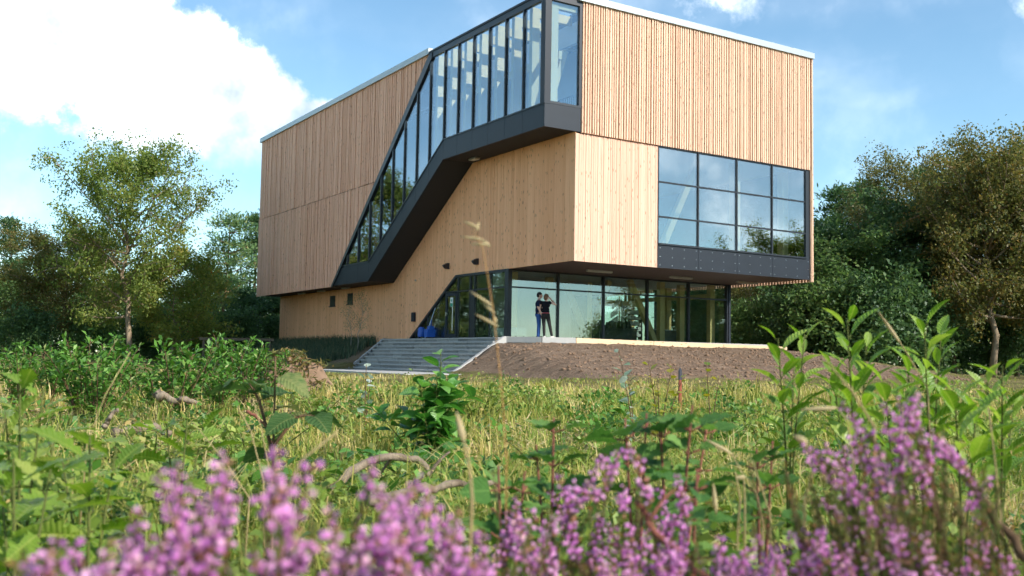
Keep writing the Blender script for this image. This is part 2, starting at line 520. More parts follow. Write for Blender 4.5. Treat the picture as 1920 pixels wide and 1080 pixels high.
class MB:
    """collects polyhedra into one mesh"""
    def __init__(self):
        self.v = []
        self.f = []

    def add(self, vs, fs):
        b = len(self.v)
        self.v += [tuple(p) for p in vs]
        self.f += [[i + b for i in f] for f in fs]

    def box(self, a, b):
        x0, y0, z0 = a
        x1, y1, z1 = b
        self.add([(x0, y0, z0), (x1, y0, z0), (x1, y1, z0), (x0, y1, z0), (x0, y0, z1), (x1, y0, z1), (x1, y1, z1), (x0, y1, z1)],
                 [(0, 3, 2, 1), (4, 5, 6, 7), (0, 1, 5, 4), (1, 2, 6, 5), (2, 3, 7, 6), (3, 0, 4, 7)])

    def prism(self, pts, a, b, axis):
        """polygon pts in the plane across axis (0: (v,z), 1: (u,z), 2: (u,v)), from a to b along the axis"""
        n = len(pts)
        area = sum(pts[i][0] * pts[(i + 1) % n][1] - pts[(i + 1) % n][0] * pts[i][1] for i in range(n))
        if area < 0:
            pts = pts[::-1]
        def mk(p, c):
            return (c, p[0], p[1]) if axis == 0 else (p[0], c, p[1]) if axis == 1 else (p[0], p[1], c)
        vs = [mk(p, a) for p in pts] + [mk(p, b) for p in pts]
        fs = [list(range(n))[::-1], list(range(n, 2 * n))] + [[i, (i + 1) % n, n + (i + 1) % n, n + i] for i in range(n)]
        if (axis == 1) != (b < a):
            fs = [f[::-1] for f in fs]
        self.add(vs, fs)

    def bar(self, p, q, w_, h_, up=(0, 0, 1)):
        p = Vector(p); q = Vector(q)
        d = (q - p).normalized()
        s = d.cross(Vector(up))
        if s.length < 1e-4:
            s = d.cross(Vector((1, 0, 0)))
        s.normalize()
        n = s.cross(d)
        vs = []
        for c in (p, q):
            for a_, b_ in ((-1, -1), (1, -1), (1, 1), (-1, 1)):
                vs.append(c + s * (a_ * w_ / 2) + n * (b_ * h_ / 2))
        self.add(vs, [(0, 3, 2, 1), (4, 5, 6, 7), (0, 1, 5, 4), (1, 2, 6, 5), (2, 3, 7, 6), (3, 0, 4, 7)])

    def tube(self, pts, rad, n=6):
        v, f = tube_np([(pts, rad)], n)
        self.add(v, f)

    def mesh(self, name, mat, smooth=False):
        return raw_mesh(name, self.v, self.f, mat, smooth)


def tube_np(paths, n=6):
    """paths: list of (points, radii); returns verts, quads (and end caps)"""
    V_, F_ = [], []
    base = 0
    ang = np.arange(n) * 2 * math.pi / n
    for pts, rad in paths:
        P = np.asarray(pts, float)
        k = len(P)
        rad = np.full(k, rad) if np.isscalar(rad) else np.asarray(rad, float)
        T = np.gradient(P, axis=0)
        T /= np.linalg.norm(T, axis=1, keepdims=True) + 1e-9
        ref = np.array([0, 0, 1.0]) if abs(T[0, 2]) < 0.8 else np.array([1.0, 0, 0])
        S = np.cross(T, ref)
        S /= np.linalg.norm(S, axis=1, keepdims=True) + 1e-9
        N = np.cross(S, T)
        ring = P[:, None, :] + rad[:, None, None] * (np.cos(ang)[None, :, None] * S[:, None, :] + np.sin(ang)[None, :, None] * N[:, None, :])
        V_.append(ring.reshape(-1, 3))
        for i in range(k - 1):
            for j in range(n):
                a = base + i * n + j
                b = base + i * n + (j + 1) % n
                F_.append([a, b, b + n, a + n])
        F_.append([base + j for j in range(n)][::-1])
        F_.append([base + (k - 1) * n + j for j in range(n)])
        base += k * n
    return np.concatenate(V_), F_


def unit(a):
    return a / (np.linalg.norm(a, axis=-1, keepdims=True) + 1e-9)


def leaf_quads(C, size, rng, aspect=0.6, up=0.4, fold=0.15, axis=None):
    """diamond leaves at C (n,3); returns verts (4n,3), quads (n,4)"""
    n = len(C)
    a = rng.normal(size=(n, 3)) if axis is None else axis + rng.normal(size=(n, 3)) * 0.35
    a = unit(a)
    nn = rng.normal(size=(n, 3))
    nn[:, 2] = np.abs(nn[:, 2]) + up
    b = unit(np.cross(a, nn))
    nn = np.cross(b, a)
    s = np.asarray(size).reshape(-1, 1) * np.ones((n, 1))
    v = np.stack([C - a * s * .5, C + b * s * .5 * aspect + nn * s * fold, C + a * s * .5, C - b * s * .5 * aspect + nn * s * fold], 1)
    return v.reshape(-1, 3), np.arange(4 * n).reshape(n, 4)


def blades(P, h, wd, lean, rng):
    """grass blades rooted at P; returns verts, [quads, tris]"""
    n = len(P)
    a = rng.uniform(0, 2 * math.pi, n)
    d = np.stack([np.cos(a), np.sin(a), np.zeros(n)], 1)
    sd_ = np.stack([-d[:, 1], d[:, 0], np.zeros(n)], 1)
    h = h[:, None]; wd = wd[:, None]; lean = lean[:, None]
    z = np.array([[0, 0, 1.0]])
    mid = P + z * h * 0.55 + d * lean * h * 0.25
    tip = P + z * h * np.clip(1 - lean * 0.35, .3, 1) + d * lean * h
    v = np.stack([P - sd_ * wd, P + sd_ * wd, mid + sd_ * wd * .75, mid - sd_ * wd * .75, tip], 1).reshape(-1, 3)
    i = np.arange(n)[:, None] * 5
    q = i + np.array([[0, 1, 2, 3]])
    t_ = i + np.array([[3, 2, 4]])
    return v, [q, t_]


# ------------------------------------------------------------------ levels of the place (metres, ground near the camera = 0)
ZT, Z0, Z1, Z3, ZG, ZGL = 1.43, 4.16, 8.845, 13.68, 9.675, 5.08
BX, BY, YAW = 2.198, 36.0, 1.0079
DR = np.array([math.sin(YAW), math.cos(YAW)])
DL = np.array([-math.cos(YAW), math.sin(YAW)])
BROT = math.pi / 2 - YAW


def W(u, v, z=0.0):
    q = np.array([BX, BY]) + u * DR + v * DL
    return (float(q[0]), float(q[1]), z)


G_ = 1.363     # how far the gallery stands out from the lower wall
L_END = 31.2
V1 = 4.495
U2 = 12.28
# stairs
ST_U0, ST_U1 = -0.7, -3.2
ST_L0, ST_L1, ST_R0, ST_R1 = 14.07, 12.1, 3.52, 2.74
EDGE = [(-0.7, 3.52), (0.2, 2.3), (1.6, 2.1), (12.6, 2.2), (13.6, 6.0), (13.6, 31.0)]


def sines(x, y):
    return (0.05 * np.sin(x * 0.9 + 1.3) * np.cos(y * 0.7) + 0.04 * np.sin(x * 0.37 - y * 0.51 + 2)
            + 0.025 * np.sin(x * 2.1 + y * 1.7) + 0.02 * np.sin(x * 3.3 - y * 2.9 + .7))


def polydist(u, v):
    d = np.full(u.shape, 1e9)
    for (a, b), (c, e) in zip(EDGE[:-1], EDGE[1:]):
        dx, dy = c - a, e - b
        t_ = np.clip(((u - a) * dx + (v - b) * dy) / (dx * dx + dy * dy), 0, 1)
        d = np.minimum(d, np.hypot(u - a - t_ * dx, v - b - t_ * dy))
    return d


def H(x, y, want_soil=False):
    x = np.asarray(x, float); y = np.asarray(y, float)
    qx, qy = x - BX, y - BY
    u = qx * DR[0] + qy * DR[1]
    v = qx * DL[0] + qy * DL[1]
    far = np.clip((np.hypot(x, y) - 2) / 10, 0.25, 1)
    base = sines(x, y) * far
    # the dressed soil slope in front of and beside the terrace
    d = polydist(u, v)
    edgev = np.interp(u, [p[0] for p in EDGE[:4]], [p[1] for p in EDGE[:4]])
    inside = ((v > edgev) & (u > -0.7) & (u < 13.6) & (v < 31))
    slope = 1.24 - 0.130 * d - 0.012 * np.sin(d * 2.1 + u)
    slope = np.where(inside, 1.20, slope)
    flank = 1.38 - (1.40 / 2.5) * np.maximum(0, ST_U0 - u - 0.25)
    mound = np.minimum(slope, flank)
    right = v < ST_R0 - (ST_U0 - u) * (ST_R0 - ST_R1) / 2.5
    mR = np.where(right | (u > ST_U0), mound, -9)
    # planted bank along the left wall
    bank = np.clip(1.22 - 0.36 * np.maximum(0, -u - 0.7), -9, 1.22)
    bank = bank - np.clip((v - 27) * 0.10, 0, 3)
    left = v > ST_L0 - (ST_U0 - u) * (ST_L0 - ST_L1) / 2.5
    mL = np.where(left & (u < 1), bank, -9)
    m = np.maximum(mR, mL)
    k = 0.12
    # smooth blend of mound and field
    hgt = np.where(m > -5, np.logaddexp(np.clip(m, -3, 3) / k, base / k) * k, base)
    stair = (~left) & (~right) & (u < ST_U0 + 0.05)
    hgt = np.where(stair & (u > ST_U1 - 6.5), np.minimum(base * 0.2 - 0.02, 0.0), hgt)
    if want_soil:
        soil = np.clip((mR - base + 0.15) / 0.35, 0, 1) * np.clip((15.5 - u) / 3.5, 0, 1)
        soil = np.maximum(soil, np.clip((mL - base) / 0.3, 0, 1) * 0.55)
        return hgt, soil
    return hgt


# ------------------------------------------------------------------ the ground, one sheet out to the horizon
def axis_pts(spec):
    out = []
    for a, b, s in spec:
        out += list(np.arange(a, b, s))
    return np.array(out + [spec[-1][1]])


gx = axis_pts([(-1500, -200, 130), (-200, -60, 10), (-60, -16, 1.5), (-16, 22, 0.25), (22, 60, 1.5), (60, 200, 10), (200, 1500, 130)])
gy = axis_pts([(-1500, -200, 130), (-200, -20, 12), (-20, -2, 1.0), (-2, 20, 0.4), (20, 50, 0.25), (50, 80, 1.5), (80, 200, 10), (200, 1500, 130)])
GX, GY = np.meshgrid(gx, gy)
GZ, SOIL = H(GX, GY, True)
rg = np.random.default_rng(5)
_vv = (GX - BX) * DL[0] + (GY - BY) * DL[1]
_uu = (GX - BX) * DR[0] + (GY - BY) * DR[1]
GZ = GZ + (rg.random(GZ.shape) - 0.5) * 0.06 * SOIL + 0.045 * SOIL * (_vv < 2.0) * np.sin(7.4 * _vv + 0.9 * np.sin(_uu * .8) + 0.6 * np.sin(_uu * 2.3 + _vv)) * (0.6 + 0.4 * np.sin(_uu * .5 + 1))
nxg, nyg = len(gx), len(gy)
idx = np.arange(nxg * nyg).reshape(nyg, nxg)
q = np.stack([idx[:-1, :-1], idx[:-1, 1:], idx[1:, 1:], idx[1:, :-1]], -1).reshape(-1, 4)
gm = raw_mesh('ground', np.stack([GX, GY, GZ], -1).reshape(-1, 3), q, M['terrain'], True)
at = gm.attributes.new('soil', 'FLOAT', 'POINT')
at.data.foreach_set('value', SOIL.ravel().astype(np.float32))
link('ground', gm, kind='structure')

# path at the foot of the stairs
b = MB()
pts = [(ST_U1 + 0.1, 1.6), (ST_U1 + 0.1, 25), (-5.6, 25), (-6.1, 1.0)]
b.prism(pts, -0.2, 0.045, 2)
path = link('path', b.mesh('path', M['path']), kind='structure', loc=W(0, 0), rot=(0, 0, BROT))

# ------------------------------------------------------------------ the building
bld = thing('timber_building', 'three-storey timber clad building with a black glazed gallery running down its corner', 'building', W(0, 0), BROT)
rng = random.Random(11)


def part(name, mb, mat, parent=bld, label=None, smooth=False, kind=None):
    return link(name, mb.mesh(name, mat, smooth), parent, label, kind=kind)


def pl(points):
    xs = [p[0] for p in points]
    ys = [p[1] for p in points]
    return lambda x: float(np.interp(x, xs, ys))


def strip(a, b, bot, top, breaks):
    xs = [a] + [k for k in breaks if a + 1e-3 < k < b - 1e-3] + [b]
    lo = [(x, bot(x)) for x in xs]
    hi = [(x, top(x)) for x in xs]
    if all(h[1] - l[1] < 0.02 for l, h in zip(lo, hi)):
        return None
    poly = lo + hi[::-1]
    out = []
    for p in poly:
        if not out or math.hypot(p[0] - out[-1][0], p[1] - out[-1][1]) > 1e-3:
            out.append(p)
    return out if len(out) > 2 else None


# --- lower wall of flush boards on the entrance side
low_bot = pl([(0, Z0), (8.66, Z0), (13.01, ZT), (13.02, 0.55), (31, 0.55)])
low_top = pl([(0, Z1), (7.4, Z1), (14.8, Z0), (31, Z0)])
brk = [7.4, 8.66, 13.01, 14.8]
mb = MB()
mb.prism([(0.05, Z0 + .02), (8.62, Z0 + .02), (13.0, ZT), (13.05, 0.4), (30.8, 0.4), (30.8, Z1), (0.05, Z1)], 0.045, 0.30, 0)
wall_l = part('entrance_wall', mb, M['cavity'])
v = 0.0
while v < 30.8:
    wd = rng.choice([0.115, 0.135, 0.145, 0.16])
    e = min(v + wd, 30.82)
    poly = strip(v + 0.004, e - 0.004, low_bot, low_top, brk)
    if poly:
        mb = MB()
        mb.prism(poly, rng.uniform(-0.006, 0.004), 0.04, 0)
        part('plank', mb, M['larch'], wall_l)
    v = e
# --- flush boards of the projecting storey facing right
mb = MB()
mb.box((0.05, 0.045, Z0 + .02), (3.88, 0.28, Z1 + 0.02))
wall_r = part('side_wall', mb, M['cavity'])
u = 0.0
while u < 3.87:
    wd = rng.choice([0.075, 0.09, 0.10, 0.115])
    e = min(u + wd, 3.88)
    mb = MB()
    mb.box((u + 0.005, rng.uniform(-0.012, 0.004), Z0 - 0.01), (e - 0.005, 0.04, Z1 - 0.05))
    part('plank', mb, M['larch_pale_sun_cut'], wall_r)
    u = e

# --- battens of the upper storeys, entrance side (two rows with a joint at the floor line)
diag = pl([(8.92, Z3), (19.25, Z0 - 0.04), (40, Z0 - 0.04)])
mb = MB()
mb.prism([(9.05, Z3), (19.35, Z0 + .05), (L_END - .05, Z0 + .05), (L_END - .05, Z3)], -G_ + 0.035, -G_ + 0.25, 0)
clad_l = part('upper_cladding', mb, M['cavity'])
v = 8.95
while v < L_END:
    wd = rng.choice([0.115, 0.15, 0.15, 0.19])
    gap = rng.choice([0.035, 0.045, 0.055])
    e = min(v + wd, L_END)
    for lo, hi in ((Z1 + 0.015, Z3), (Z0 - 0.04, Z1 - 0.015)):
        bot = lambda x: max(lo, diag(x))
        top = lambda x: max(hi, bot(x)) if diag(x) < hi else bot(x)
        xs = [8.92 + (Z3 - z) / (Z3 - Z0 + 0.04) * (19.25 - 8.92) for z in (lo, hi)] + [19.25]
        poly = strip(v, e, bot, top, sorted(xs))
        if poly:
            mb = MB()
            mb.prism(poly, -G_ - rng.choice([0.0, 0.012, 0.03]), -G_ + 0.034, 0)
            part('batten', mb, M['larch_red_shade_lift'], clad_l)
    v = e + gap
# --- battens of the top storey facing right
mb = MB()
mb.box((0.22, 0.02, Z1 + 0.03), (U2 - 0.02, 0.25, Z3 - .01))
clad_r = part('side_cladding', mb, M['cavity'])
u = 0.23
while u < U2 - 0.03:
    wd = rng.choice([0.055, 0.065, 0.07, 0.08])
    gap = rng.choice([0.045, 0.05, 0.055])
    e = min(u + wd, U2)
    mb = MB()
    mb.box((u, -rng.choice([0.075, 0.085, 0.095]), Z1 - 0.02), (e, 0.018, Z3 - 0.02))
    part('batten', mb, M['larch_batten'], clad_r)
    u = e + gap
# end face of the block: battens seen edge on along the lower arris
mb = MB()
v = -0.06
while v < 24:
    mb.box((U2 + 0.05, v, Z0 - 0.10), (U2 + 0.13, v + 0.10, Z3 - 0.02))
    v += 0.17
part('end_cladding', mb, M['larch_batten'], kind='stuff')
mb = MB()
mb.box((U2 - 0.12, 0.25, Z0 + 0.03), (U2 + 0.045, L_END, Z3 - .01))
part('end_wall', mb, M['cavity'])

# --- gallery: sloping black band, glass, mullions
fas_bot = pl([(0, Z1), (7.5, Z1), (14.77, Z0), (31, Z0)])
gl_bot = pl([(0, ZG), (7.5, ZG), (14.72, ZGL), (31, ZGL)])
mods = [0.0, 0.2, 1.42, 2.66, 3.88, 5.1, 6.32, 7.5, 8.78, 9.95, 11.15, 12.32, 13.52, 14.72, 16.0, 17.3, 19.2]
diag_in = pl([(8.78, Z3 - 0.22), (8.9, Z3 - 0.3), (19.12, Z0), (31, Z0)])
for a, e in zip(mods[:-1], mods[1:]):
    if a == 0.0:
        continue
    a_ = 0.0 if a == 0.2 else a
    top = lambda x: min(gl_bot(x), max(diag_in(x), fas_bot(x)) if x > 16 else 99)
    poly = strip(a_ + 0.006, e - 0.006, fas_bot, top, [7.5, 14.77, 14.72, 18.2])
    if poly:
        mb = MB()
        mb.prism(poly, -G_ - 0.02, -G_ + 0.05, 0)
        part('fascia_panel', mb, M['black_panel'])
gl_top = lambda x: min(Z3 - 0.22, diag_in(x)) if x > 8.78 else Z3 - 0.22
for a, e in zip(mods[1:-1], mods[2:]):
    poly = strip(a + 0.03, e - 0.03, lambda x: gl_bot(x) + 0.04, lambda x: max(gl_top(x), gl_bot(x) + 0.04), [7.5, 8.78, 8.9, 14.72, 18.1])
    if poly:
        mb = MB()
        mb.prism(poly, -G_ + 0.012, -G_ + 0.036, 0)
        part('pane', mb, M['glass_gallery'])
for a in mods[1:-1]:
    tp = gl_top(a)
    if tp > gl_bot(a):
        mb = MB()
        mb.box((-G_ - 0.045, a - 0.035, gl_bot(a) - 0.0), (-G_ + 0.12, a + 0.035, tp + 0.03))
        part('mullion', mb, M['black_frame'])
mb = MB()
mb.box((-G_ - 0.04, -0.04, Z3 - 0.22), (-G_ + 0.12, 8.95, Z3 + 0.02))
part('head_rail', mb, M['black_frame'])
mb = MB()
for (a, za), (c, zc) in (((0.0, ZG), (7.5, ZG)), ((7.5, ZG), (14.72, ZGL)), ((14.72, ZGL), (18.0, ZGL))):
    mb.bar((-G_ + 0.03, a, za + 0.02), (-G_ + 0.03, c, zc + 0.02), 0.15, 0.05, (0, 0, 1))
part('sill_rail', mb, M['black_frame'])
mb = MB()
mb.prism([(8.86, Z3), (8.62, Z3), (8.62, Z3 - 0.25), (19.0, Z0 - 0.05), (19.24, Z0 - 0.05)], -G_ - 0.07, -G_ + 0.2, 0)
part('edge_trim', mb, M['black_frame'])
# gallery end facing right
mb = MB()
mb.box((-G_ - 0.02, -0.035, Z1), (0.2, 0.06, ZG + 0.03))
part('fascia_panel', mb, M['black_panel'])
mb = MB()
mb.box((-G_ - 0.045, -0.05, ZG), (-G_ + 0.22, 0.16, Z3 - 0.0))
part('corner_post', mb, M['black_panel'])
mb = MB()
mb.box((-G_ + 0.24, 0.02, ZG + 0.13), (0.10, 0.045, Z3 - 0.20))
part('pane', mb, M['glass_gallery'])
mb = MB()
mb.box((0.10, -0.045, ZG + .03), (0.215, 0.12, Z3))
mb.box((-G_ + 0.22, -0.045, ZG + 0.03), (0.10, 0.10, ZG + 0.12))
mb.box((-G_ + 0.22, -0.045, Z3 - 0.20), (0.10, 0.10, Z3))
part('window_frame', mb, M['black_frame'])
# --- soffits
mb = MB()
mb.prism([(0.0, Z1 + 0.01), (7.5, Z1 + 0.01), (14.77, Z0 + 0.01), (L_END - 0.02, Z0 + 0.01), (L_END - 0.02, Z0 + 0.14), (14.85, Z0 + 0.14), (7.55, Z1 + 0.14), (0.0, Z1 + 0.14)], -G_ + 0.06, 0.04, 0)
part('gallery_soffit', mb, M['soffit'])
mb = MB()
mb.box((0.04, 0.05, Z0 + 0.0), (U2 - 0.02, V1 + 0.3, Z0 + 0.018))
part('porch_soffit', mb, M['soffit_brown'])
# --- roof
mb = MB()
mb.box((0.75, 0.12, Z3 - 0.34), (U2 - 0.15, L_END - .1, Z3 + 0.02))
mb.box((-G_ + 0.26, 9.1, Z3 - 0.34), (0.75, L_END - .1, Z3 + 0.02))
part('roof', mb, M['roofing'])
mb = MB()
mb.box((-G_ + 0.06, 0.1, Z3 - 0.06), (0.74, 9.0, Z3 - 0.03))
part('skylight', mb, M['glass_roof'])
mb = MB()
mb.box((0.02, -0.16, Z3 - 0.02), (U2 + 0.18, 0.18, Z3 + 0.23))
mb.box((U2 - 0.1, 0.18, Z3 - 0.02), (U2 + 0.18, L_END, Z3 + 0.23))
part('roof_flashing', mb, M['flashing'])
mb = MB()
mb.box((-G_ - 0.11, 8.86, Z3 - 0.02), (-G_ + 0.2, L_END + 0.08, Z3 + 0.24))
part('roof_flashing', mb, M['flashing'])
mb = MB()
mb.box((-G_ - 0.07, -0.09, Z3 + 0.021), (-G_ + 0.10, 8.86, Z3 + 0.10))
mb.box((-G_ + 0.10, -0.09, Z3 + 0.021), (0.02, 0.12, Z3 + 0.10))
part('roof_flashing', mb, M['black_panel'])
# --- closing walls
mb = MB()
mb.box((-G_ + 0.25, L_END - 0.3, Z0 + .15), (U2 - 0.12, L_END - 0.06, Z3 - .34))
mb.box((0.3, 30.55, 0.4), (11.9, 30.8, Z0))
part('rear_wall', mb, M['cavity'])

# --- big window facing right
us = [3.90, 5.96, 8.04, 10.05, 12.06]
zs = [5.07, 6.11, 7.45, 8.80]
for i in range(4):
    for j in range(3):
        mb = MB()
        mb.box((us[i] + 0.03, 0.03, zs[j] + 0.03), (us[i + 1] - 0.03, 0.055, zs[j + 1] - 0.03))
        part('pane', mb, M['glass_window'])
for a in us[1:-1]:
    mb = MB()
    mb.box((a - 0.035, -0.01, zs[0]), (a + 0.035, 0.14, zs[3]))
    part('mullion', mb, M['black_frame'])
for z in zs[1:3]:
    mb = MB()
    mb.box((us[0], -0.005, z - 0.028), (us[-1], 0.12, z + 0.028))
    part('transom', mb, M['black_frame'])
mb = MB()
mb.box((3.885, -0.02, zs[0] - 0.05), (us[0] + 0.03, 0.14, zs[3] + 0.05))
mb.box((us[-1] - 0.03, -0.02, zs[0] - 0.05), (U2 + 0.0, 0.14, zs[3] + 0.05))
mb.box((us[0] + .03, -0.03, zs[3] - 0.02), (us[-1] - .03, 0.139, zs[3] + 0.045))
mb.box((us[0] + .03, -0.06, zs[0] - 0.045), (us[-1] - .03, 0.139, zs[0] + 0.02))
part('window_frame', mb, M['black_frame'])
for a, e in zip([3.89] + us[1:-1], us[1:-1] + [U2]):
    mb = MB()
    mb.box((a + 0.006, -0.015, Z0 - 0.01), (e - 0.006, 0.05, zs[0] - 0.05))
    o = part('fascia_panel', mb, M['black_panel'])
    mb = MB()
    for z in (Z0 + 0.1, Z0 + 0.42, Z0 + 0.75):
        for k in range(4):
            uu = a + 0.12 + k * (e - a - 0.24) / 3
            mb.box((uu - 0.012, -0.021, z - 0.012), (uu + 0.012, -0.0152, z + 0.012))
    part('rivets', mb, M['steel'], o, kind='stuff')
mb = MB()
mb.box((U2 + 0.005, -0.07, Z0 - 0.10), (U2 + 0.045, 0.16, Z1 - 0.03))
mb.box((U2 + 0.05, -0.10, Z0 - 0.10), (U2 + 0.13, -0.062, Z3 - 0.03))
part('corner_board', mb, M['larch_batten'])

# --- ground floor glazing, recessed under the porch
mb = MB()
mb.box((-0.02, V1 - 0.12, ZT), (0.16, V1 + 0.14, Z0))
part('corner_post', mb, M['black_frame'])
gu = [0.16, 2.45, 4.78, 7.16, 9.53, 11.86]
zt2 = 3.45
for i in range(5):
    for (lo, hi) in ((ZT + 0.05, zt2 - 0.03), (zt2 + 0.03, Z0 - 0.06)):
        mb = MB()
        mb.box((gu[i] + 0.035, V1 - 0.012, lo), (gu[i + 1] - 0.035, V1 + 0.012, hi))
        part('pane', mb, M['glass'])
    mb = MB()
    mb.box((gu[i], V1 - 0.05, zt2 - 0.03), (gu[i + 1], V1 + 0.07, zt2 + 0.03))
    part('transom', mb, M['black_frame'])
for a in gu[1:]:
    mb = MB()
    mb.box((a - 0.04, V1 - 0.07, ZT), (a + 0.04, V1 + 0.1, Z0 - .001))
    part('mullion', mb, M['black_frame'])
mb = MB()
mb.box((0.16, V1 - 0.045, ZT - 0.02), (11.9, V1 + 0.08, ZT + 0.05))
mb.box((0.16, V1 - 0.045, Z0 - 0.06), (11.9, V1 + 0.08, Z0 - 0.002))
part('window_frame', mb, M['black_frame'])
mb = MB()
mb.box((11.91, V1 - 0.1, ZT - 0.1), (12.03, V1 + 0.22, Z0 - 0.001))
part('corner_post', mb, M['black_panel'])
# return glazing on the right end
for k in range(4):
    a = V1 + 0.25 + k * 2.4
    mb = MB()
    mb.box((11.93, a + 0.04, ZT + 0.03), (11.95, a + 2.36, Z0 - 0.05))
    part('pane', mb, M['glass'])
    mb = MB()
    mb.box((11.88, a + 2.36, ZT), (12.0, a + 2.44, Z0 - .001))
    part('mullion', mb, M['black_frame'])
mb = MB()
mb.box((11.85, V1 + 9.9, 0.4), (12.0, 30.6, Z0 - .001))
part('end_base_wall', mb, M['cavity'])

# --- entrance glazing in the plane of the lower wall
ent_top = pl([(4.6, Z0), (8.66, Z0), (13.01, ZT)])
cols = [4.62, 5.80, 7.05, 7.42, 8.46, 9.52, 11.2, 12.9]
for a, e in zip(cols[:-1], cols[1:]):
    if a == 7.05:
        mb = MB()
        mb.box((0.0, 7.05, ZT), (0.12, 7.42, zt2))
        part('door_housing', mb, M['black_frame'])
        poly = strip(a, e, lambda x: zt2 + 0.03, lambda x: ent_top(x) - 0.08, [])
        mb = MB(); mb.prism(poly, 0.03, 0.055, 0)
        part('pane', mb, M['glass'])
        continue
    rows = [(ZT + 0.05, zt2 - 0.03), (zt2 + 0.03, Z0 - 0.05)]
    if a == 8.46:
        rows = rows[1:]
    for lo, hi in rows:
        bot = lambda x: lo
        top = lambda x: max(lo, min(hi, ent_top(x) - 0.08))
        kn = 8.66 + (Z0 - (hi + 0.08)) / (Z0 - ZT) * (13.01 - 8.66)
        kn2 = 8.66 + (Z0 - (lo + 0.08)) / (Z0 - ZT) * (13.01 - 8.66)
        poly = strip(a + 0.035, e - 0.035, bot, top, sorted([kn, kn2]))
        if poly:
            mb = MB(); mb.prism(poly, 0.03, 0.055, 0)
            part('pane', mb, M['glass'])
for a in cols[1:-1]:
    mb = MB()
    mb.box((-0.01, a - 0.035, ZT), (0.12, a + 0.035, ent_top(a) - 0.03))
    part('mullion', mb, M['black_frame'])
mb = MB()
mb.box((-0.005, 4.62, zt2 - 0.03), (0.11, 9.6, zt2 + 0.03))
part('transom', mb, M['black_frame'])
mb = MB()
mb.prism([(4.6, Z0), (8.66, Z0), (13.01, ZT), (12.80, ZT), (8.60, Z0 - 0.10), (4.6, Z0 - 0.10)], -0.03, 0.30, 0)
mb.box((0.0, 4.62, ZT - 0.02), (0.10, 12.8, ZT + 0.05))
part('entrance_frame', mb, M['black_frame'])
# hinged door with handle and notice
mb = MB()
for (y0, y1, z0, z1) in ((8.50, 8.62, ZT + .06, zt2 - .05), (9.36, 9.48, ZT + .06, zt2 - .05), (8.62, 9.36, ZT + .06, ZT + .2), (8.62, 9.36, zt2 - .18, zt2 - .05)):
    mb.box((-0.03, y0, z0), (0.06, y1, z1))
door = part('door', mb, M['black_panel'])
mb = MB(); mb.box((0.0, 8.62, ZT + .2), (0.025, 9.36, zt2 - .18)); part('pane', mb, M['glass'], door)
mb = MB(); mb.tube([(-0.09, 8.74, ZT + .35), (-0.09, 8.74, ZT + 1.35)], 0.018); mb.bar((-0.09, 8.74, ZT + .45), (0, 8.74, ZT + .45), .02, .02); mb.bar((-0.09, 8.74, ZT + 1.25), (0, 8.74, ZT + 1.25), .02, .02)
part('handle', mb, M['steel'], door)
mb = MB(); mb.box((-0.05, 9.38, ZT + .98), (-0.03, 9.46, ZT + 1.16)); mb.bar((-0.06, 9.42, ZT + 1.08), (-0.06, 9.30, ZT + 1.08), .02, .02)
part('lock', mb, M['steel'], door)
m_sign = simple('notice_green', (0.02, 0.30, 0.18), 0.5)
mb = MB(); mb.box((-0.008, 8.86, ZT + 1.38), (-0.001, 9.10, ZT + 1.78)); notice = part('notice', mb, M['white'], door)
mb = MB(); mb.box((-0.012, 8.87, ZT + 1.39), (-0.009, 9.09, ZT + 1.53)); mb.box((-0.012, 8.93, ZT + 1.60), (-0.009, 9.03, ZT + 1.70)); link('notice_print', mb.mesh('notice_print', m_sign), door)
# sliding leaves
for a in (5.86, 6.43):
    mb = MB()
    for (y0, y1, z0, z1) in ((a, a + .05, ZT + .03, 3.2), (a + .5, a + .55, ZT + .03, 3.2), (a + .05, a + .5, ZT + .03, ZT + .12), (a + .05, a + .5, 3.12, 3.2)):
        mb.box((0.13, y0, z0), (0.17, y1, z1))
    part('sliding_leaf', mb, M['black_frame'])
# small openings and fittings on the board wall
for (a, e, lo, hi) in ((22.05, 22.75, 3.30, 3.86), (19.65, 20.35, 3.33, 3.89)):
    mb = MB()
    mb.box((-0.02, a, lo), (0.02, e, hi))
    o = part('vent_window', mb, M['black_frame'])
    mb = MB(); mb.box((-0.06, a - 0.06, lo - 0.05), (-0.0, e + 0.06, lo - .002)); part('sill', mb, M['black_frame'], o)
mb = MB()
mb.box((-0.10, 12.38, 2.24), (0.0, 12.66, 2.66))
o = part('letter_box', mb, M['black_panel'])
mb = MB(); mb.box((-0.115, 12.42, 2.55), (-0.1005, 12.62, 2.575)); part('slot', mb, M['black_frame'], o)
for a, z in ((9.34, 4.60), (6.81, 4.61)):
    mb = MB()
    mb.prism([(-0.26, z - 0.02), (-0.26, z + 0.03), (-0.1, z + 0.12), (0, z + 0.12), (0, z - 0.13), (-0.14, z - 0.13)], a - 0.09, a + 0.09, 1)
    part('wall_lamp', mb, M['black_frame'])
mb = MB(); mb.tube([(-0.05, 12.44, 4.14), (0.0, 12.44, 4.14)], 0.04, 8); part('push_button', mb, M['steel'])
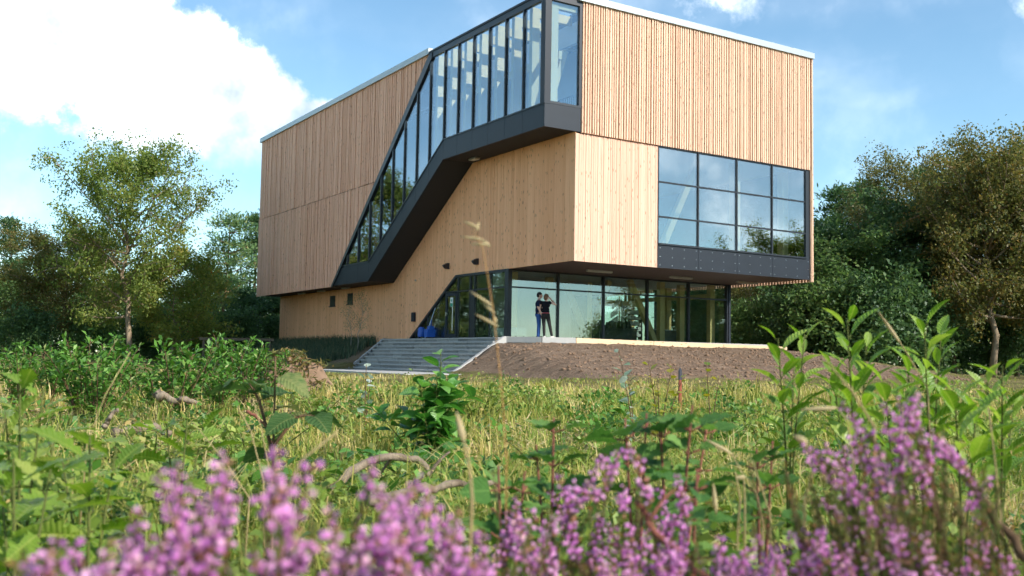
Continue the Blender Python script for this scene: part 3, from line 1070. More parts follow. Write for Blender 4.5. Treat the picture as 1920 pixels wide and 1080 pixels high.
# lamps under the soffits
for (a, c, z, ax) in ((3.11, 2.58, Z0, 0), (7.45, 2.65, Z0, 0), (11.3, 2.66, Z0, 0), (-0.45, 19.61, Z0, 1), (-0.45, 26.0, Z0, 1), (-0.45, 23.0, Z0, 1), (-0.5, 6.41, Z1, 1)):
    mb = MB()
    hx, hy = ((0.62, 0.06) if ax == 0 else (0.07, 0.45)) if z == Z0 else (0.12, 0.28)
    mb.box((a - hx, c - hy, z - 0.07), (a + hx, c + hy, z - 0.001))
    o = part('soffit_lamp', mb, M['steel'])
    mb = MB(); mb.box((a - hx * .95, c - hy * .8, z - 0.085), (a + hx * .95, c + hy * .8, z - 0.0705)); part('diffuser', mb, M['lamp_glass'], o)

# --- inside: floors, partitions, laminated timber frame
mb = MB()
mb.box((0.05, V1 + 0.1, ZT - 0.3), (11.9, 30.5, ZT - 0.01))
part('ground_floor', mb, M['floor_in'])
mb = MB()
mb.box((0.3, 0.30, Z0 + 0.03), (U2 - 0.15, 30.5, Z0 + 0.34))
part('first_floor', mb, M['plaster'])
mb = MB()
mb.box((0.3, 0.30, Z1 + 0.04), (U2 - 0.15, 30.5, Z1 + 0.34))
mb.box((-G_ + 0.08, 0.1, Z1 + 0.15), (0.3, 7.4, Z1 + 0.34))
part('second_floor', mb, M['plaster'])
mb = MB()
mb.box((2.9, 0.5, Z1 + 0.34), (3.1, 30, Z3 - 0.34))
mb.box((0.75, 0.5, Z3 - 1.15), (0.9, 30, Z3 - 0.34))
mb.box((2.2, 18.0, ZT), (11.8, 18.2, Z0))
mb.box((0.6, 9.9, Z0 + .34), (U2 - .2, 10.1, Z1))
mb.box((4.0, 12.0, ZT), (8.5, 12.15, Z0 - .1))
part('partition', mb, M['plaster'])
for a in mods[1:9]:
    mb = MB()
    mb.box((-G_ + 0.30, a - 0.10, Z1 + 0.34), (-G_ + 0.62, a + 0.10, Z3 - 0.08))
    o = part('gallery_column', mb, M['glulam'])
    mb = MB()
    mb.box((-G_ + 0.62, a - 0.085, Z3 - 0.42), (2.9, a + 0.085, Z3 - 0.09))
    part('roof_beam', mb, M['glulam'], o)
mb = MB()
mb.box((-G_ + 0.70, 0.15, Z1 + 2.6), (-G_ + 0.82, 7.6, Z1 + 2.9))
part('longitudinal_beam', mb, M['glulam'])
mb = MB()
mb.bar((-0.75, 0.75, ZG), (0.0, 0.75, Z3 - 1.7), 0.2, 0.22)
part('brace', mb, M['glulam'])
mb = MB()
for k in range(60):
    v = 0.3 + k * 0.12
    mb.box((0.1, v, ZG - .4), (0.115, v + 0.015, ZG + 0.55))
mb.box((0.09, 0.3, ZG + 0.55), (0.13, 7.5, ZG + 0.59))
part('railing', mb, M['black_frame'], kind='stuff')
# stair flight inside the sloping gallery
mb = MB()
mb.prism([(7.5, Z1 + .34), (14.72, Z0 + .5), (19.0, Z0 + .5), (19.0, Z0 + .3), (14.8, Z0 + .3), (7.5, Z1 + 0.1)], -G_ + 0.3, 0.0, 0)
part('stair_flight', mb, M['plaster'])
for (a, c) in ((8.9, 1.0), (11.75, 1.0), (4.4, 1.0)):
    mb = MB()
    mb.box((a - 0.16, c - 0.16, Z0 + .34), (a + 0.16, c + 0.16, Z1))
    part('column', mb, M['glulam'])
mb = MB()
mb.bar((5.0, 1.4, Z0 + .4), (7.2, 1.4, Z1), 0.22, 0.26)
part('brace', mb, M['glulam'])
for (a, c) in ((8.8, 5.5), (10.6, 6.2), (11.55, 5.2), (11.55, 8.2), (11.55, 11.0), (3.6, 6.8), (1.0, 5.6), (5.6, 9.5)):
    mb = MB()
    mb.box((a - 0.14, c - 0.12, ZT), (a + 0.14, c + 0.12, Z0))
    part('column', mb, M['glulam'])
for p, q_ in (((6.9, 5.4, Z0), (8.4, 5.4, ZT)), ((6.7, 6.6, Z0), (5.6, 6.6, ZT)), ((5.5, 6.4, Z0 - .2), (4.75, 5.4, ZT)), ((6.0, 9.0, Z0), (7.4, 9.0, ZT))):
    mb = MB()
    mb.bar(p, q_, 0.2, 0.24)
    part('brace', mb, M['glulam'])
mb = MB()
mb.box((8.8, 10.5, 3.3), (11.5, 10.62, 3.6))
mb.box((11.45, 5.4, 3.55), (11.6, 11.0, 3.75))
part('longitudinal_beam', mb, M['glulam'])

# ------------------------------------------------------------------ terrace, edging and stairs
b = MB()
b.prism([(-0.7, 3.56), (0.2, 2.36), (1.6, 2.16), (12.55, 2.26), (13.5, 6.0), (13.5, 20), (11.95, 20), (11.95, V1 - .1), (0.0, V1 - .1), (-0.02, V1 - .1), (-0.02, 14.0), (-0.7, 14.0)], 0.9, ZT - 0.012, 2)
link('terrace', b.mesh('terrace', M['path']), kind='structure', loc=W(0, 0), rot=(0, 0, BROT))

kerb = thing('terrace_kerb', 'pale stone kerb edging the terrace in front of the two people', 'kerb', W(0, 0), BROT)
kp = [np.array(k) for k in ((-0.72, 3.50), (-0.26, 2.89), (0.2, 2.28), (0.9, 2.18), (1.6, 2.08))]
for a, c in zip(kp[:-1], kp[1:]):
    mb = MB(); mb.bar((a[0], a[1], ZT - 0.09), (c[0], c[1], ZT - 0.09), 0.14, 0.22)
    link('kerb_stone', mb.mesh('kerb_stone', M['concrete']), kerb)
tim = thing('edging_timber', 'long raw timber beam edging the terrace above the soil slope', 'beam', W(0, 0), BROT)
p = np.array([1.61, 2.07]); q_ = np.array([13.2, 2.15])
for k in range(3):
    a = p + (q_ - p) * (k / 3 + 0.001)
    c = p + (q_ - p) * ((k + 1) / 3 - 0.001)
    mb = MB(); mb.bar((a[0], a[1], ZT - 0.10 - 0.035 * k), (c[0], c[1], ZT - 0.10 - 0.035 * (k + 1)), 0.12, 0.23)
    link('plank', mb.mesh('plank', M['scaffold']), tim)

stairs = thing('stone_stairs', 'wide flight of grey stone stairs leading up to the glazed entrance', 'stairs', W(0, 0), BROT)
NST = 9
for i in range(NST):
    zt_ = (i + 1) * ZT / NST - 0.008
    uf = ST_U1 + i * (ST_U0 - ST_U1) / NST
    ub = uf + (ST_U0 - ST_U1) / NST + 0.12
    s = i / (NST - 1)
    vl = ST_L1 + (ST_L0 - ST_L1) * s
    vr = ST_R1 + (ST_R0 - ST_R1) * s
    v = vr
    first = True
    while v < vl - 0.05:
        ln = rng.choice([0.8, 1.0, 1.2]) if not first else rng.uniform(.4, 1.0)
        first = False
        e = min(v + ln, vl)
        if vl - e < 0.3:
            e = vl
        j = rng.uniform(-0.008, 0.008)
        mb = MB()
        mb.box((uf + j + 0.05, v + 0.008, zt_ - ZT / NST + 0.002), (ub, e - 0.008, zt_ - 0.055))
        o = link('stone_block', mb.mesh('stone_block', M['stone']), stairs)
        mb = MB()
        mb.box((uf + j, v + 0.005, zt_ - 0.054), (ub, e - 0.005, zt_ + rng.uniform(-0.003, 0.003)))
        link('tread', mb.mesh('tread', M['tread']), o)
        v = e
for (v0, v1, nm) in ((ST_L0, ST_L1, 1), (ST_R0, ST_R1, -1)):
    mb = MB()
    wv = 0.16 * nm
    prof = [(ST_U1 - 0.25, -0.1), (ST_U1 - 0.25, 0.10), (ST_U0 - 0.1, ZT + 0.03), (ST_U0 + 0.5, ZT + 0.03), (ST_U0 + 0.5, -0.1)]
    vs = []
    for k in (0, 1):
        for (uu, zz) in prof:
            t_ = (uu - ST_U1) / (ST_U0 - ST_U1)
            vv = v1 + (v0 - v1) * t_ + 0.01 * nm + k * wv
            vs.append((uu, vv, zz))
    n = len(prof)
    mb.add(vs, [list(range(n)), list(range(n, 2 * n))[::-1]] + [[i, i + n, (i + 1) % n + n, (i + 1) % n] for i in range(n)])
    part('cheek_wall', mb, M['concrete'], stairs)
lowk = thing('low_wall', 'low grey stone edging running left from the foot of the stairs', 'wall', W(0, 0), BROT)
v = 12.3
while v < 22:
    mb = MB(); mb.box((ST_U1 + 0.0, v + 0.004, -0.05), (ST_U1 + 0.16, v + 0.996, 0.19))
    link('kerb_stone', mb.mesh('kerb_stone', M['stone']), lowk)
    v += 1.0

# ------------------------------------------------------------------ people on the terrace
def ell(mb_, c, r, nu=12, nv=8):
    vs = [(c[0], c[1], c[2] - r[2])]
    for i in range(1, nv):
        t_ = -math.pi / 2 + math.pi * i / nv
        for j in range(nu):
            a_ = 2 * math.pi * j / nu
            vs.append((c[0] + r[0] * math.cos(t_) * math.cos(a_), c[1] + r[1] * math.cos(t_) * math.sin(a_), c[2] + r[2] * math.sin(t_)))
    vs.append((c[0], c[1], c[2] + r[2]))
    fs = [[0, 1 + (j + 1) % nu, 1 + j] for j in range(nu)]
    for i in range(nv - 2):
        for j in range(nu):
            a_ = 1 + i * nu + j
            b_ = 1 + i * nu + (j + 1) % nu
            fs.append([a_, b_, b_ + nu, a_ + nu])
    last = len(vs) - 1
    fs += [[last, last - nu + j, last - nu + (j + 1) % nu] for j in range(nu)]
    mb_.add(vs, fs)


def limb(mb_, pts, rad):
    mb_.tube(pts, rad, 10)
    for p, r_ in zip(pts, rad):
        ell(mb_, p, (r_, r_, r_), 10, 6)


def fuse(name, mb_, mat, voxel=0.01, smooth_it=3):
    me = mb_.mesh(name, mat)
    tmp = bpy.data.objects.new('tmp_' + name, me)
    COL.objects.link(tmp)
    md = tmp.modifiers.new('r', 'REMESH')
    md.mode = 'VOXEL'
    md.voxel_size = voxel
    sm_ = tmp.modifiers.new('s', 'SMOOTH')
    sm_.iterations = smooth_it
    dg = bpy.context.evaluated_depsgraph_get()
    out = bpy.data.meshes.new_from_object(tmp.evaluated_get(dg))
    out.name = name
    bpy.data.objects.remove(tmp)
    out.materials.clear()
    out.materials.append(mat)
    out.polygons.foreach_set('use_smooth', np.ones(len(out.polygons), dtype=bool))
    return out


def hand(mb_, wrist, direction, side, curl=0.3):
    d = Vector(direction).normalized()
    s_ = Vector(side).normalized()
    n_ = d.cross(s_)
    wv = Vector(wrist)
    for k in range(5):
        mb_.tube([wv + d * (0.02 * k), wv + d * (0.02 * (k + 1))], [0.028, 0.03], 8)
    palm = wv + d * 0.085
    for k, ln in enumerate((0.072, 0.08, 0.075, 0.06)):
        r0 = palm + s_ * (-0.03 + 0.02 * k)
        p1 = r0 + d * ln * 0.5
        p2 = p1 + (d * math.cos(curl) + n_ * math.sin(curl)) * ln * 0.5
        limb(mb_, [r0, p1, p2], [0.0088, 0.008, 0.007])
    t0 = wv + d * 0.03 - s_ * 0.028
    t1 = t0 + (d - s_).normalized() * 0.035
    limb(mb_, [t0, t1, t1 + (d * 0.9 + n_ * 0.3) * 0.03], [0.011, 0.0095, 0.008])


m_skin = simple('skin', (0.68, 0.42, 0.31), 0.55, 0.3)
m_black = simple('black_cotton', (0.012, 0.012, 0.016), 0.9, 0.1)
m_char = simple('charcoal_denim', (0.035, 0.032, 0.030), 0.9, 0.1, 0, 0.3, 30)
m_navy = simple('navy_cotton', (0.012, 0.018, 0.045), 0.9, 0.1)
m_jean = simple('blue_denim', (0.035, 0.085, 0.24), 0.9, 0.1, 0, 0.25, 25)
m_hairb = simple('fair_brown_hair', (0.16, 0.08, 0.04), 0.6, 0.3, 0, 0.3, 60)
m_haird = simple('dark_hair', (0.02, 0.014, 0.012), 0.6, 0.3)
m_pink = simple('red_belt', (0.55, 0.10, 0.13), 0.7)
m_shoe = simple('pale_shoe', (0.62, 0.58, 0.52), 0.7)


def person(label, loc, rz, skin_parts, clothes):
    o = thing('person', label, 'person', loc, rz)
    mb_ = MB()
    skin_parts(mb_)
    link('body', fuse('body', mb_, m_skin, 0.0085, 2), o)
    for nm, fn, mt in clothes:
        mb_ = MB()
        fn(mb_)
        link(nm, fuse(nm, mb_, mt, 0.009, 3), o)
    return o


def head(mb_, c, face):
    """face: unit vector in the ground plane the face looks along"""
    f_ = Vector((face[0], face[1], 0)).normalized()
    s_ = Vector((-f_.y, f_.x, 0))
    c = Vector(c)
    ell(mb_, c + Vector((0, 0, 0.02)), (0.078, 0.088, 0.105))
    ell(mb_, c + f_ * 0.035 + Vector((0, 0, -0.045)), (0.055, 0.055, 0.07))
    ell(mb_, c + f_ * 0.098 + Vector((0, 0, -0.012)), (0.014, 0.014, 0.024), 8, 6)      # nose
    ell(mb_, c + f_ * 0.082 + Vector((0, 0, -0.062)), (0.022, 0.014, 0.010), 8, 6)      # mouth
    for k in (-1, 1):
        ell(mb_, c + s_ * (0.083 * k) + Vector((0, 0, -0.005)), (0.014, 0.02, 0.032), 8, 6)    # ears
        ell(mb_, c + f_ * 0.078 + s_ * (0.032 * k) + Vector((0, 0, 0.018)), (0.017, 0.012, 0.011), 8, 6)   # brow and eye


# woman: back to the camera, right elbow out and hand at her face, weight on the left leg
HIP = (0.0, 0.0, 0.91)


def w_skin(mb_):
    head(mb_, (0.03, 0.02, 1.575), (0.85, 0.5))
    limb(mb_, [(0.02, 0.0, 1.38), (0.025, 0.01, 1.50)], [0.06, 0.05])
    ell(mb_, (0.01, 0.0, 1.25), (0.14, 0.09, 0.2))
    ell(mb_, (0, 0, 1.0), (0.12, 0.09, 0.18))
    ell(mb_, (0, 0, 0.9), (0.14, 0.10, 0.13))
    limb(mb_, [(0.165, 0, 1.385), (0.27, 0.02, 1.34), (0.375, 0.05, 1.30)], [0.05, 0.043, 0.038])
    limb(mb_, [(0.375, 0.05, 1.30), (0.28, 0.10, 1.42), (0.19, 0.13, 1.52)], [0.038, 0.035, 0.026])
    hand(mb_, (0.19, 0.13, 1.52), (-0.6, 0.2, 0.75), (0.3, 0.9, 0.1), 0.6)
    limb(mb_, [(-0.155, 0, 1.385), (-0.215, 0.01, 1.24), (-0.235, 0.02, 1.12)], [0.048, 0.042, 0.037])
    limb(mb_, [(-0.235, 0.02, 1.12), (-0.22, 0.07, 0.99), (-0.185, 0.11, 0.89)], [0.037, 0.034, 0.025])
    hand(mb_, (-0.185, 0.11, 0.89), (0.2, 0.25, -0.95), (0.2, 0.9, 0.2), 0.4)
    limb(mb_, [(-0.075, 0, 0.88), (-0.055, 0.01, 0.48), (-0.04, 0, 0.09)], [0.075, 0.05, 0.036])
    limb(mb_, [(0.075, 0, 0.88), (0.16, 0.0, 0.48), (0.25, 0.01, 0.09)], [0.075, 0.05, 0.036])


def w_top(mb_):
    ell(mb_, (0.005, 0.0, 1.28), (0.175, 0.115, 0.155))
    ell(mb_, (0.0, 0.0, 1.10), (0.145, 0.108, 0.16))
    ell(mb_, (0.0, 0.0, 1.02), (0.16, 0.118, 0.07))
    limb(mb_, [(-0.155, 0, 1.365), (0.16, 0, 1.365)], [0.062, 0.062])
    limb(mb_, [(0.15, 0, 1.38), (0.20, 0.01, 1.36)], [0.06, 0.054])
    limb(mb_, [(-0.145, 0, 1.38), (-0.185, 0.005, 1.32)], [0.06, 0.055])


def w_trs(mb_):
    ell(mb_, (0, -0.01, 0.90), (0.172, 0.128, 0.10))
    ell(mb_, (-0.07, -0.03, 0.84), (0.098, 0.105, 0.11))
    ell(mb_, (0.075, -0.03, 0.84), (0.098, 0.105, 0.11))
    limb(mb_, [(-0.078, 0, 0.84), (-0.06, 0.01, 0.48), (-0.04, 0, 0.10)], [0.095, 0.066, 0.052])
    limb(mb_, [(0.085, 0, 0.84), (0.165, 0.0, 0.48), (0.25, 0.01, 0.10)], [0.095, 0.066, 0.052])


def w_belt(mb_):
    for k in range(14):
        a_ = 2 * math.pi * k / 14
        c_ = 2 * math.pi * (k + 1) / 14
        mb_.tube([(0.168 * math.cos(a_), 0.124 * math.sin(a_), 0.962), (0.168 * math.cos(c_), 0.124 * math.sin(c_), 0.962)], [0.016, 0.016], 8)


def shoe(x, y, tx, ty):
    def fn(mb_):
        d = Vector((tx, ty, 0)).normalized()
        p = Vector((x, y, 0))
        limb(mb_, [p - d * 0.05 + Vector((0, 0, 0.045)), p + d * 0.06 + Vector((0, 0, 0.042)), p + d * 0.16 + Vector((0, 0, 0.033))], [0.045, 0.043, 0.033])
    return fn


def w_hair(mb_):
    ell(mb_, (0.018, 0.005, 1.61), (0.095, 0.102, 0.105))
    ell(mb_, (-0.015, -0.04, 1.55), (0.08, 0.072, 0.10))


person('woman in black sleeveless top and dark trousers, elbow raised, standing on the terrace', W(0.70, 2.78, ZT - 0.012), 0, w_skin,
       [('top', w_top, m_black), ('trousers', w_trs, m_char), ('belt', w_belt, m_pink), ('hair', w_hair, m_hairb),
        ('shoe', shoe(-0.04, 0.0, -0.2, 1), m_shoe), ('shoe', shoe(0.25, 0.0, 0.7, 0.7), m_shoe)])


def m_sk(mb_):
    head(mb_, (0.05, 0.0, 1.65), (1, -0.2))
    limb(mb_, [(0, 0, 1.45), (0.03, 0.0, 1.57)], [0.065, 0.056])
    ell(mb_, (0, 0, 1.3), (0.12, 0.15, 0.2))
    ell(mb_, (0, 0, 0.95), (0.11, 0.14, 0.2))
    for k in (-1, 1):
        limb(mb_, [(0, 0.18 * k, 1.43), (-0.03 if k < 0 else 0.1, 0.23 * k, 1.20), (0.08 if k < 0 else 0.25, 0.22 * k, 0.98)], [0.055, 0.047, 0.032])
        hand(mb_, (0.08 if k < 0 else 0.25, 0.22 * k, 0.98), (0.4, 0, -0.9), (0.9, 0, 0.4), 0.4)
        limb(mb_, [(0, 0.09 * k, 0.92), (0.02, 0.1 * k, 0.50), (0.0, 0.11 * k, 0.09)], [0.08, 0.055, 0.04])


def m_top(mb_):
    ell(mb_, (0, 0, 1.30), (0.135, 0.195, 0.18))
    ell(mb_, (0, 0, 1.08), (0.13, 0.17, 0.22))
    ell(mb_, (0, 0, 0.93), (0.135, 0.175, 0.06))
    for k in (-1, 1):
        limb(mb_, [(0, 0.14 * k, 1.42), (0, 0.20 * k, 1.40), (-0.02 if k < 0 else 0.06, 0.225 * k, 1.24)], [0.075, 0.07, 0.062])


def m_trs(mb_):
    ell(mb_, (0, 0, 0.90), (0.135, 0.17, 0.12))
    for k in (-1, 1):
        limb(mb_, [(0, 0.09 * k, 0.86), (0.02, 0.1 * k, 0.50), (0.0, 0.11 * k, 0.08)], [0.1, 0.075, 0.062])


def m_hair(mb_):
    ell(mb_, (0.025, 0.0, 1.69), (0.105, 0.096, 0.10))
    ell(mb_, (-0.02, 0.0, 1.66), (0.07, 0.085, 0.10))


person('dark-haired man in navy shirt and blue jeans, half hidden behind the woman in black', W(0.59, 3.10, ZT - 0.012), 0, m_sk,
       [('shirt', m_top, m_navy), ('jeans', m_trs, m_jean), ('hair', m_hair, m_haird),
        ('shoe', shoe(0.0, -0.11, 1, -0.1), m_haird), ('shoe', shoe(0.0, 0.11, 1, 0.1), m_haird)])

# ------------------------------------------------------------------ things by and behind the entrance glass
vac = thing('wet_vacuum', 'blue drum vacuum cleaner standing at the foot of the slanted entrance frame', 'vacuum cleaner', W(-0.32, 11.15, ZT - 0.01), BROT)
mb = MB(); mb.tube([(0, 0, 0.10), (0, 0, 0.16), (0, 0, 0.34), (0, 0, 0.36)], [0.16, 0.17, 0.17, 0.15], 16); link('drum', mb.mesh('drum', M['blue']), vac)
mb = MB(); mb.tube([(0, 0, 0.361), (0, 0, 0.42), (0, 0, 0.50), (0, 0, 0.54)], [0.165, 0.165, 0.13, 0.06], 16); link('motor_head', mb.mesh('motor_head', M['blue']), vac)
mb = MB(); mb.tube([(0.0, 0.16, 0.3), (-0.05, 0.3, 0.4), (-0.08, 0.4, 0.2), (-0.05, 0.5, 0.03)], 0.02, 8); link('hose', mb.mesh('hose', M['dark_goods']), vac)
for k in range(4):
    a_ = k * math.pi / 2 + .4
    mb = MB(); mb.tube([(0.15 * math.cos(a_), 0.15 * math.sin(a_) - 0.012, 0.05), (0.15 * math.cos(a_), 0.15 * math.sin(a_) + 0.012, 0.05)], 0.045, 10); mb.bar((0.15 * math.cos(a_), 0.15 * math.sin(a_), 0.05), (0.13 * math.cos(a_), 0.13 * math.sin(a_), 0.12), .03, .03); link('wheel', mb.mesh('wheel', M['dark_goods']), vac)
tub = thing('mop_bucket', 'blue wheeled mop bucket beside the drum vacuum cleaner', 'bucket', W(-0.32, 10.35, ZT - 0.01), BROT)
mb = MB(); mb.prism([(-0.14, 0.08), (0.14, 0.08), (0.18, 0.42), (-0.18, 0.42)], -0.2, 0.2, 0); link('tub', mb.mesh('tub', M['blue']), tub)
mb = MB(); mb.box((-0.12, -0.2, 0.42), (0.12, 0.02, 0.56)); mb.bar((0, -0.1, 0.55), (0, -0.16, 0.85), .03, .03); link('wringer', mb.mesh('wringer', M['blue']), tub)
mb = MB()
for x_ in (-.12, .12):
    for y_ in (-.1, .1):
        mb.tube([(x_ - .015, y_, 0.04), (x_ + .015, y_, 0.04)], 0.04, 8)
link('castors', mb.mesh('castors', M['dark_goods']), tub)
m_pole = simple('pale_blue_pole', (0.45, 0.58, 0.75), 0.4)
mop = thing('mop', 'pale blue mop handle leaning against the entrance glass', 'mop', W(-0.2, 10.75, ZT - 0.01), BROT)
mb = MB(); mb.tube([(-0.1, 0.1, 0.03), (0.16, -0.34, 1.38)], 0.016, 8); link('handle', mb.mesh('handle', m_pole), mop)
mb = MB(); mb.box((-0.2, 0.02, 0.0), (0.0, 0.18, 0.035)); link('mop_head', mb.mesh('mop_head', M['white']), mop)
bench = thing('bench', 'white upholstered bench inside the sliding entrance doors', 'bench', W(0.9, 5.7, ZT - 0.01), BROT)
mb = MB(); mb.box((-0.25, -0.9, 0.12), (0.25, 0.9, 0.44)); link('seat', mb.mesh('seat', M['white']), bench)
for x_ in (-0.2, 0.2):
    for y_ in (-0.8, 0.8):
        mb = MB(); mb.box((x_ - .03, y_ - .03, 0), (x_ + .03, y_ + .03, 0.12)); link('leg', mb.mesh('leg', M['dark_goods']), bench)
disp = thing('display_stand', 'white tree-shaped display stand behind the middle ground floor glass', 'display', W(7.55, 6.9, ZT - 0.01), BROT)
mb = MB(); mb.tube([(0, 0, 0), (0, 0, 2.1)], 0.04, 8); link('pole', mb.mesh('pole', M['glulam']), disp)
for k in range(4):
    mb = MB(); mb.prism([(-0.10 - .0, 0.55 + k * .38), (-0.62 + .07 * k, 0.35 + k * .38), (-0.62 + .07 * k, 0.55 + k * .38), (-0.10, 0.85 + k * .38)], -0.03, 0.03, 1); link('panel', mb.mesh('panel', M['white']), disp)
    mb = MB(); mb.prism([(0.10, 0.55 + k * .38), (0.42 - .07 * k, 0.35 + k * .38), (0.42 - .07 * k, 0.55 + k * .38), (0.10, 0.85 + k * .38)], -0.03, 0.03, 1); link('panel', mb.mesh('panel', M['white']), disp)
cnt = thing('counter', 'low dark sales counter with goods behind the ground floor glass', 'counter', W(6.6, 6.0, ZT - 0.01), BROT)
mb = MB(); mb.box((-1.1, -0.3, 0), (1.0, 0.3, 0.55)); mb.box((-1.15, -0.34, .55), (1.05, 0.34, 0.6)); link('cabinet', mb.mesh('cabinet', M['dark_goods']), cnt)
mb = MB()
for k in range(26):
    x_ = rng.uniform(-1, .9); y_ = rng.uniform(-.25, .25); s_ = rng.uniform(.04, .09)
    mb.box((x_ - s_, y_ - s_, .6), (x_ + s_, y_ + s_, .6 + rng.uniform(.08, .35)))
link('goods', mb.mesh('goods', M['dark_goods']), cnt, kind='stuff')
desk = thing('desk', 'grey reception desk with papers behind the right hand glass', 'desk', W(10.2, 6.9, ZT - 0.01), BROT)
mb = MB(); mb.box((-0.7, -0.3, 0), (0.7, 0.3, 0.62)); link('cabinet', mb.mesh('cabinet', M['floor_in']), desk)
mb = MB(); mb.box((-0.75, -0.35, .62), (0.75, 0.35, 0.66)); link('desktop', mb.mesh('desktop', M['white']), desk)
shelf = thing('bookshelf', 'tall shelf of colourful small goods behind the far right glass', 'shelf', W(11.0, 10.2, ZT - 0.01), BROT)
mb = MB()
for x_ in (-0.5, 0.5):
    mb.box((x_ - .02, -0.15, 0), (x_ + .02, 0.15, 1.9))
for k in range(7):
    mb.box((-.48, -.15, .1 + k * .28), (.48, .15, .12 + k * .28))
link('rack', mb.mesh('rack', M['dark_goods']), shelf)
mb = MB()
for k in range(6):
    for j in range(9):
        h_ = rng.uniform(.1, .22)
        mb.box((-.46 + j * .104, -.1, .121 + k * .28), (-.46 + j * .104 + .08, .05, .121 + k * .28 + h_))
link('goods', mb.mesh('goods', M['white']), shelf, kind='stuff')

# ------------------------------------------------------------------ trees
def bez(p0, p1, p2, n):
    t_ = np.linspace(0, 1, n)[:, None]
    return (1 - t_) ** 2 * p0 + 2 * t_ * (1 - t_) * p1 + t_ ** 2 * p2


def broadleaf(name, seed, h, Rr, t0, nl, lpt, ls, m_leaf, m_bark, top=0.9, up=0.55, tilt=(0, 0), profile=None, tint_shift=0.0, r0=None, twig=0.42):
    """tree built from limbs, branches and twigs; returns (wood mesh, crown mesh), foot at the origin"""
    g = np.random.default_rng(seed)
    r0 = r0 or h * 0.017
    tp = np.array([[0, 0, -0.1], [0.02 * h * g.normal(), 0.02 * h * g.normal(), h * t0],
                   [tilt[0] * .5 + 0.03 * h * g.normal(), tilt[1] * .5 + 0.03 * h * g.normal(), h * (t0 + top) / 2], [tilt[0], tilt[1], h * top]])
    ts = np.linspace(0, 1, 10)
    trunk = np.stack([np.interp(ts, [0, t0 / top, (t0 + top) / 2 / top, 1], tp[:, k]) for k in range(3)], 1)
    trunk[1:-1] += g.normal(size=(8, 3)) * 0.012 * h * np.array([1, 1, 0.2])
    paths = [(trunk, np.linspace(r0, r0 * 0.12, 10) * np.array([1.25] + [1] * 9))]
    tips = []
    prof = profile or (lambda s: math.sin(math.pi * (0.12 + 0.80 * s)) ** 0.8)
    ph = g.uniform(0, 6.28)
    for i in range(nl):
        s = (i + g.uniform(0, .8)) / nl
        zt_ = h * (t0 + (top - t0) * s)
        a_ = ph + i * 2.399 + g.normal() * .25
        ln = Rr * prof(s) * g.uniform(0.75, 1.15)
        st_ = np.array([np.interp(zt_, trunk[:, 2], trunk[:, k]) for k in range(3)])
        upz = up * (0.5 + 0.9 * s) * ln + g.normal() * 0.06 * h
        end = st_ + np.array([math.cos(a_) * ln, math.sin(a_) * ln, upz])
        mid = st_ + (end - st_) * 0.5 + np.array([0, 0, -0.06 * ln]) + g.normal(size=3) * 0.07 * ln
        lp = bez(st_, mid, end, 7)
        rr = r0 * 0.42 * (1 - 0.55 * s)
        paths.append((lp, np.linspace(rr, rr * 0.2, 7)))
        nb = 5 + int(ln / Rr * 4)
        for j in range(nb):
            f_ = 0.3 + 0.7 * (j + g.uniform(0, .9)) / nb
            p = np.array([np.interp(f_, np.linspace(0, 1, 7), lp[:, k]) for k in range(3)])
            dd = unit((end - st_)[None])[0] * 0.6 + g.normal(size=3) * 0.65 + np.array([0, 0, 0.25])
            bl = ln * g.uniform(0.22, 0.42) + 0.02 * h
            be = p + unit(dd[None])[0] * bl
            bp = bez(p, (p + be) / 2 + g.normal(size=3) * 0.1 * bl, be, 4)
            paths.append((bp, np.linspace(rr * .35, rr * .08, 4)))
            for q_ in range(4):
                tpp = bp[1 + q_ % 3] + g.normal(size=3) * twig * 0.55
                tips.append(tpp)
    tips = np.array(tips)
    vw, fw = tube_np(paths, 6)
    wood_me = raw_mesh(name + '_trunk', vw, [list(f) for f in fw], m_bark, True)
    C = np.repeat(tips, lpt, axis=0)
    C = C + g.normal(size=C.shape) * np.array([twig, twig, twig * 0.7])
    sz = ls * g.uniform(0.55, 1.2, len(C))
    vl, fl = leaf_quads(C, sz, g, 0.62, 0.5, 0.18)
    tint = np.clip(np.repeat(g.uniform(0.1, 0.8, len(tips)), lpt) * 0.6 + g.uniform(0, 0.5, len(C)) + tint_shift, 0, 1)
    crown = raw_mesh(name + '_crown', vl, fl, m_leaf, False, tint)
    return wood_me, crown


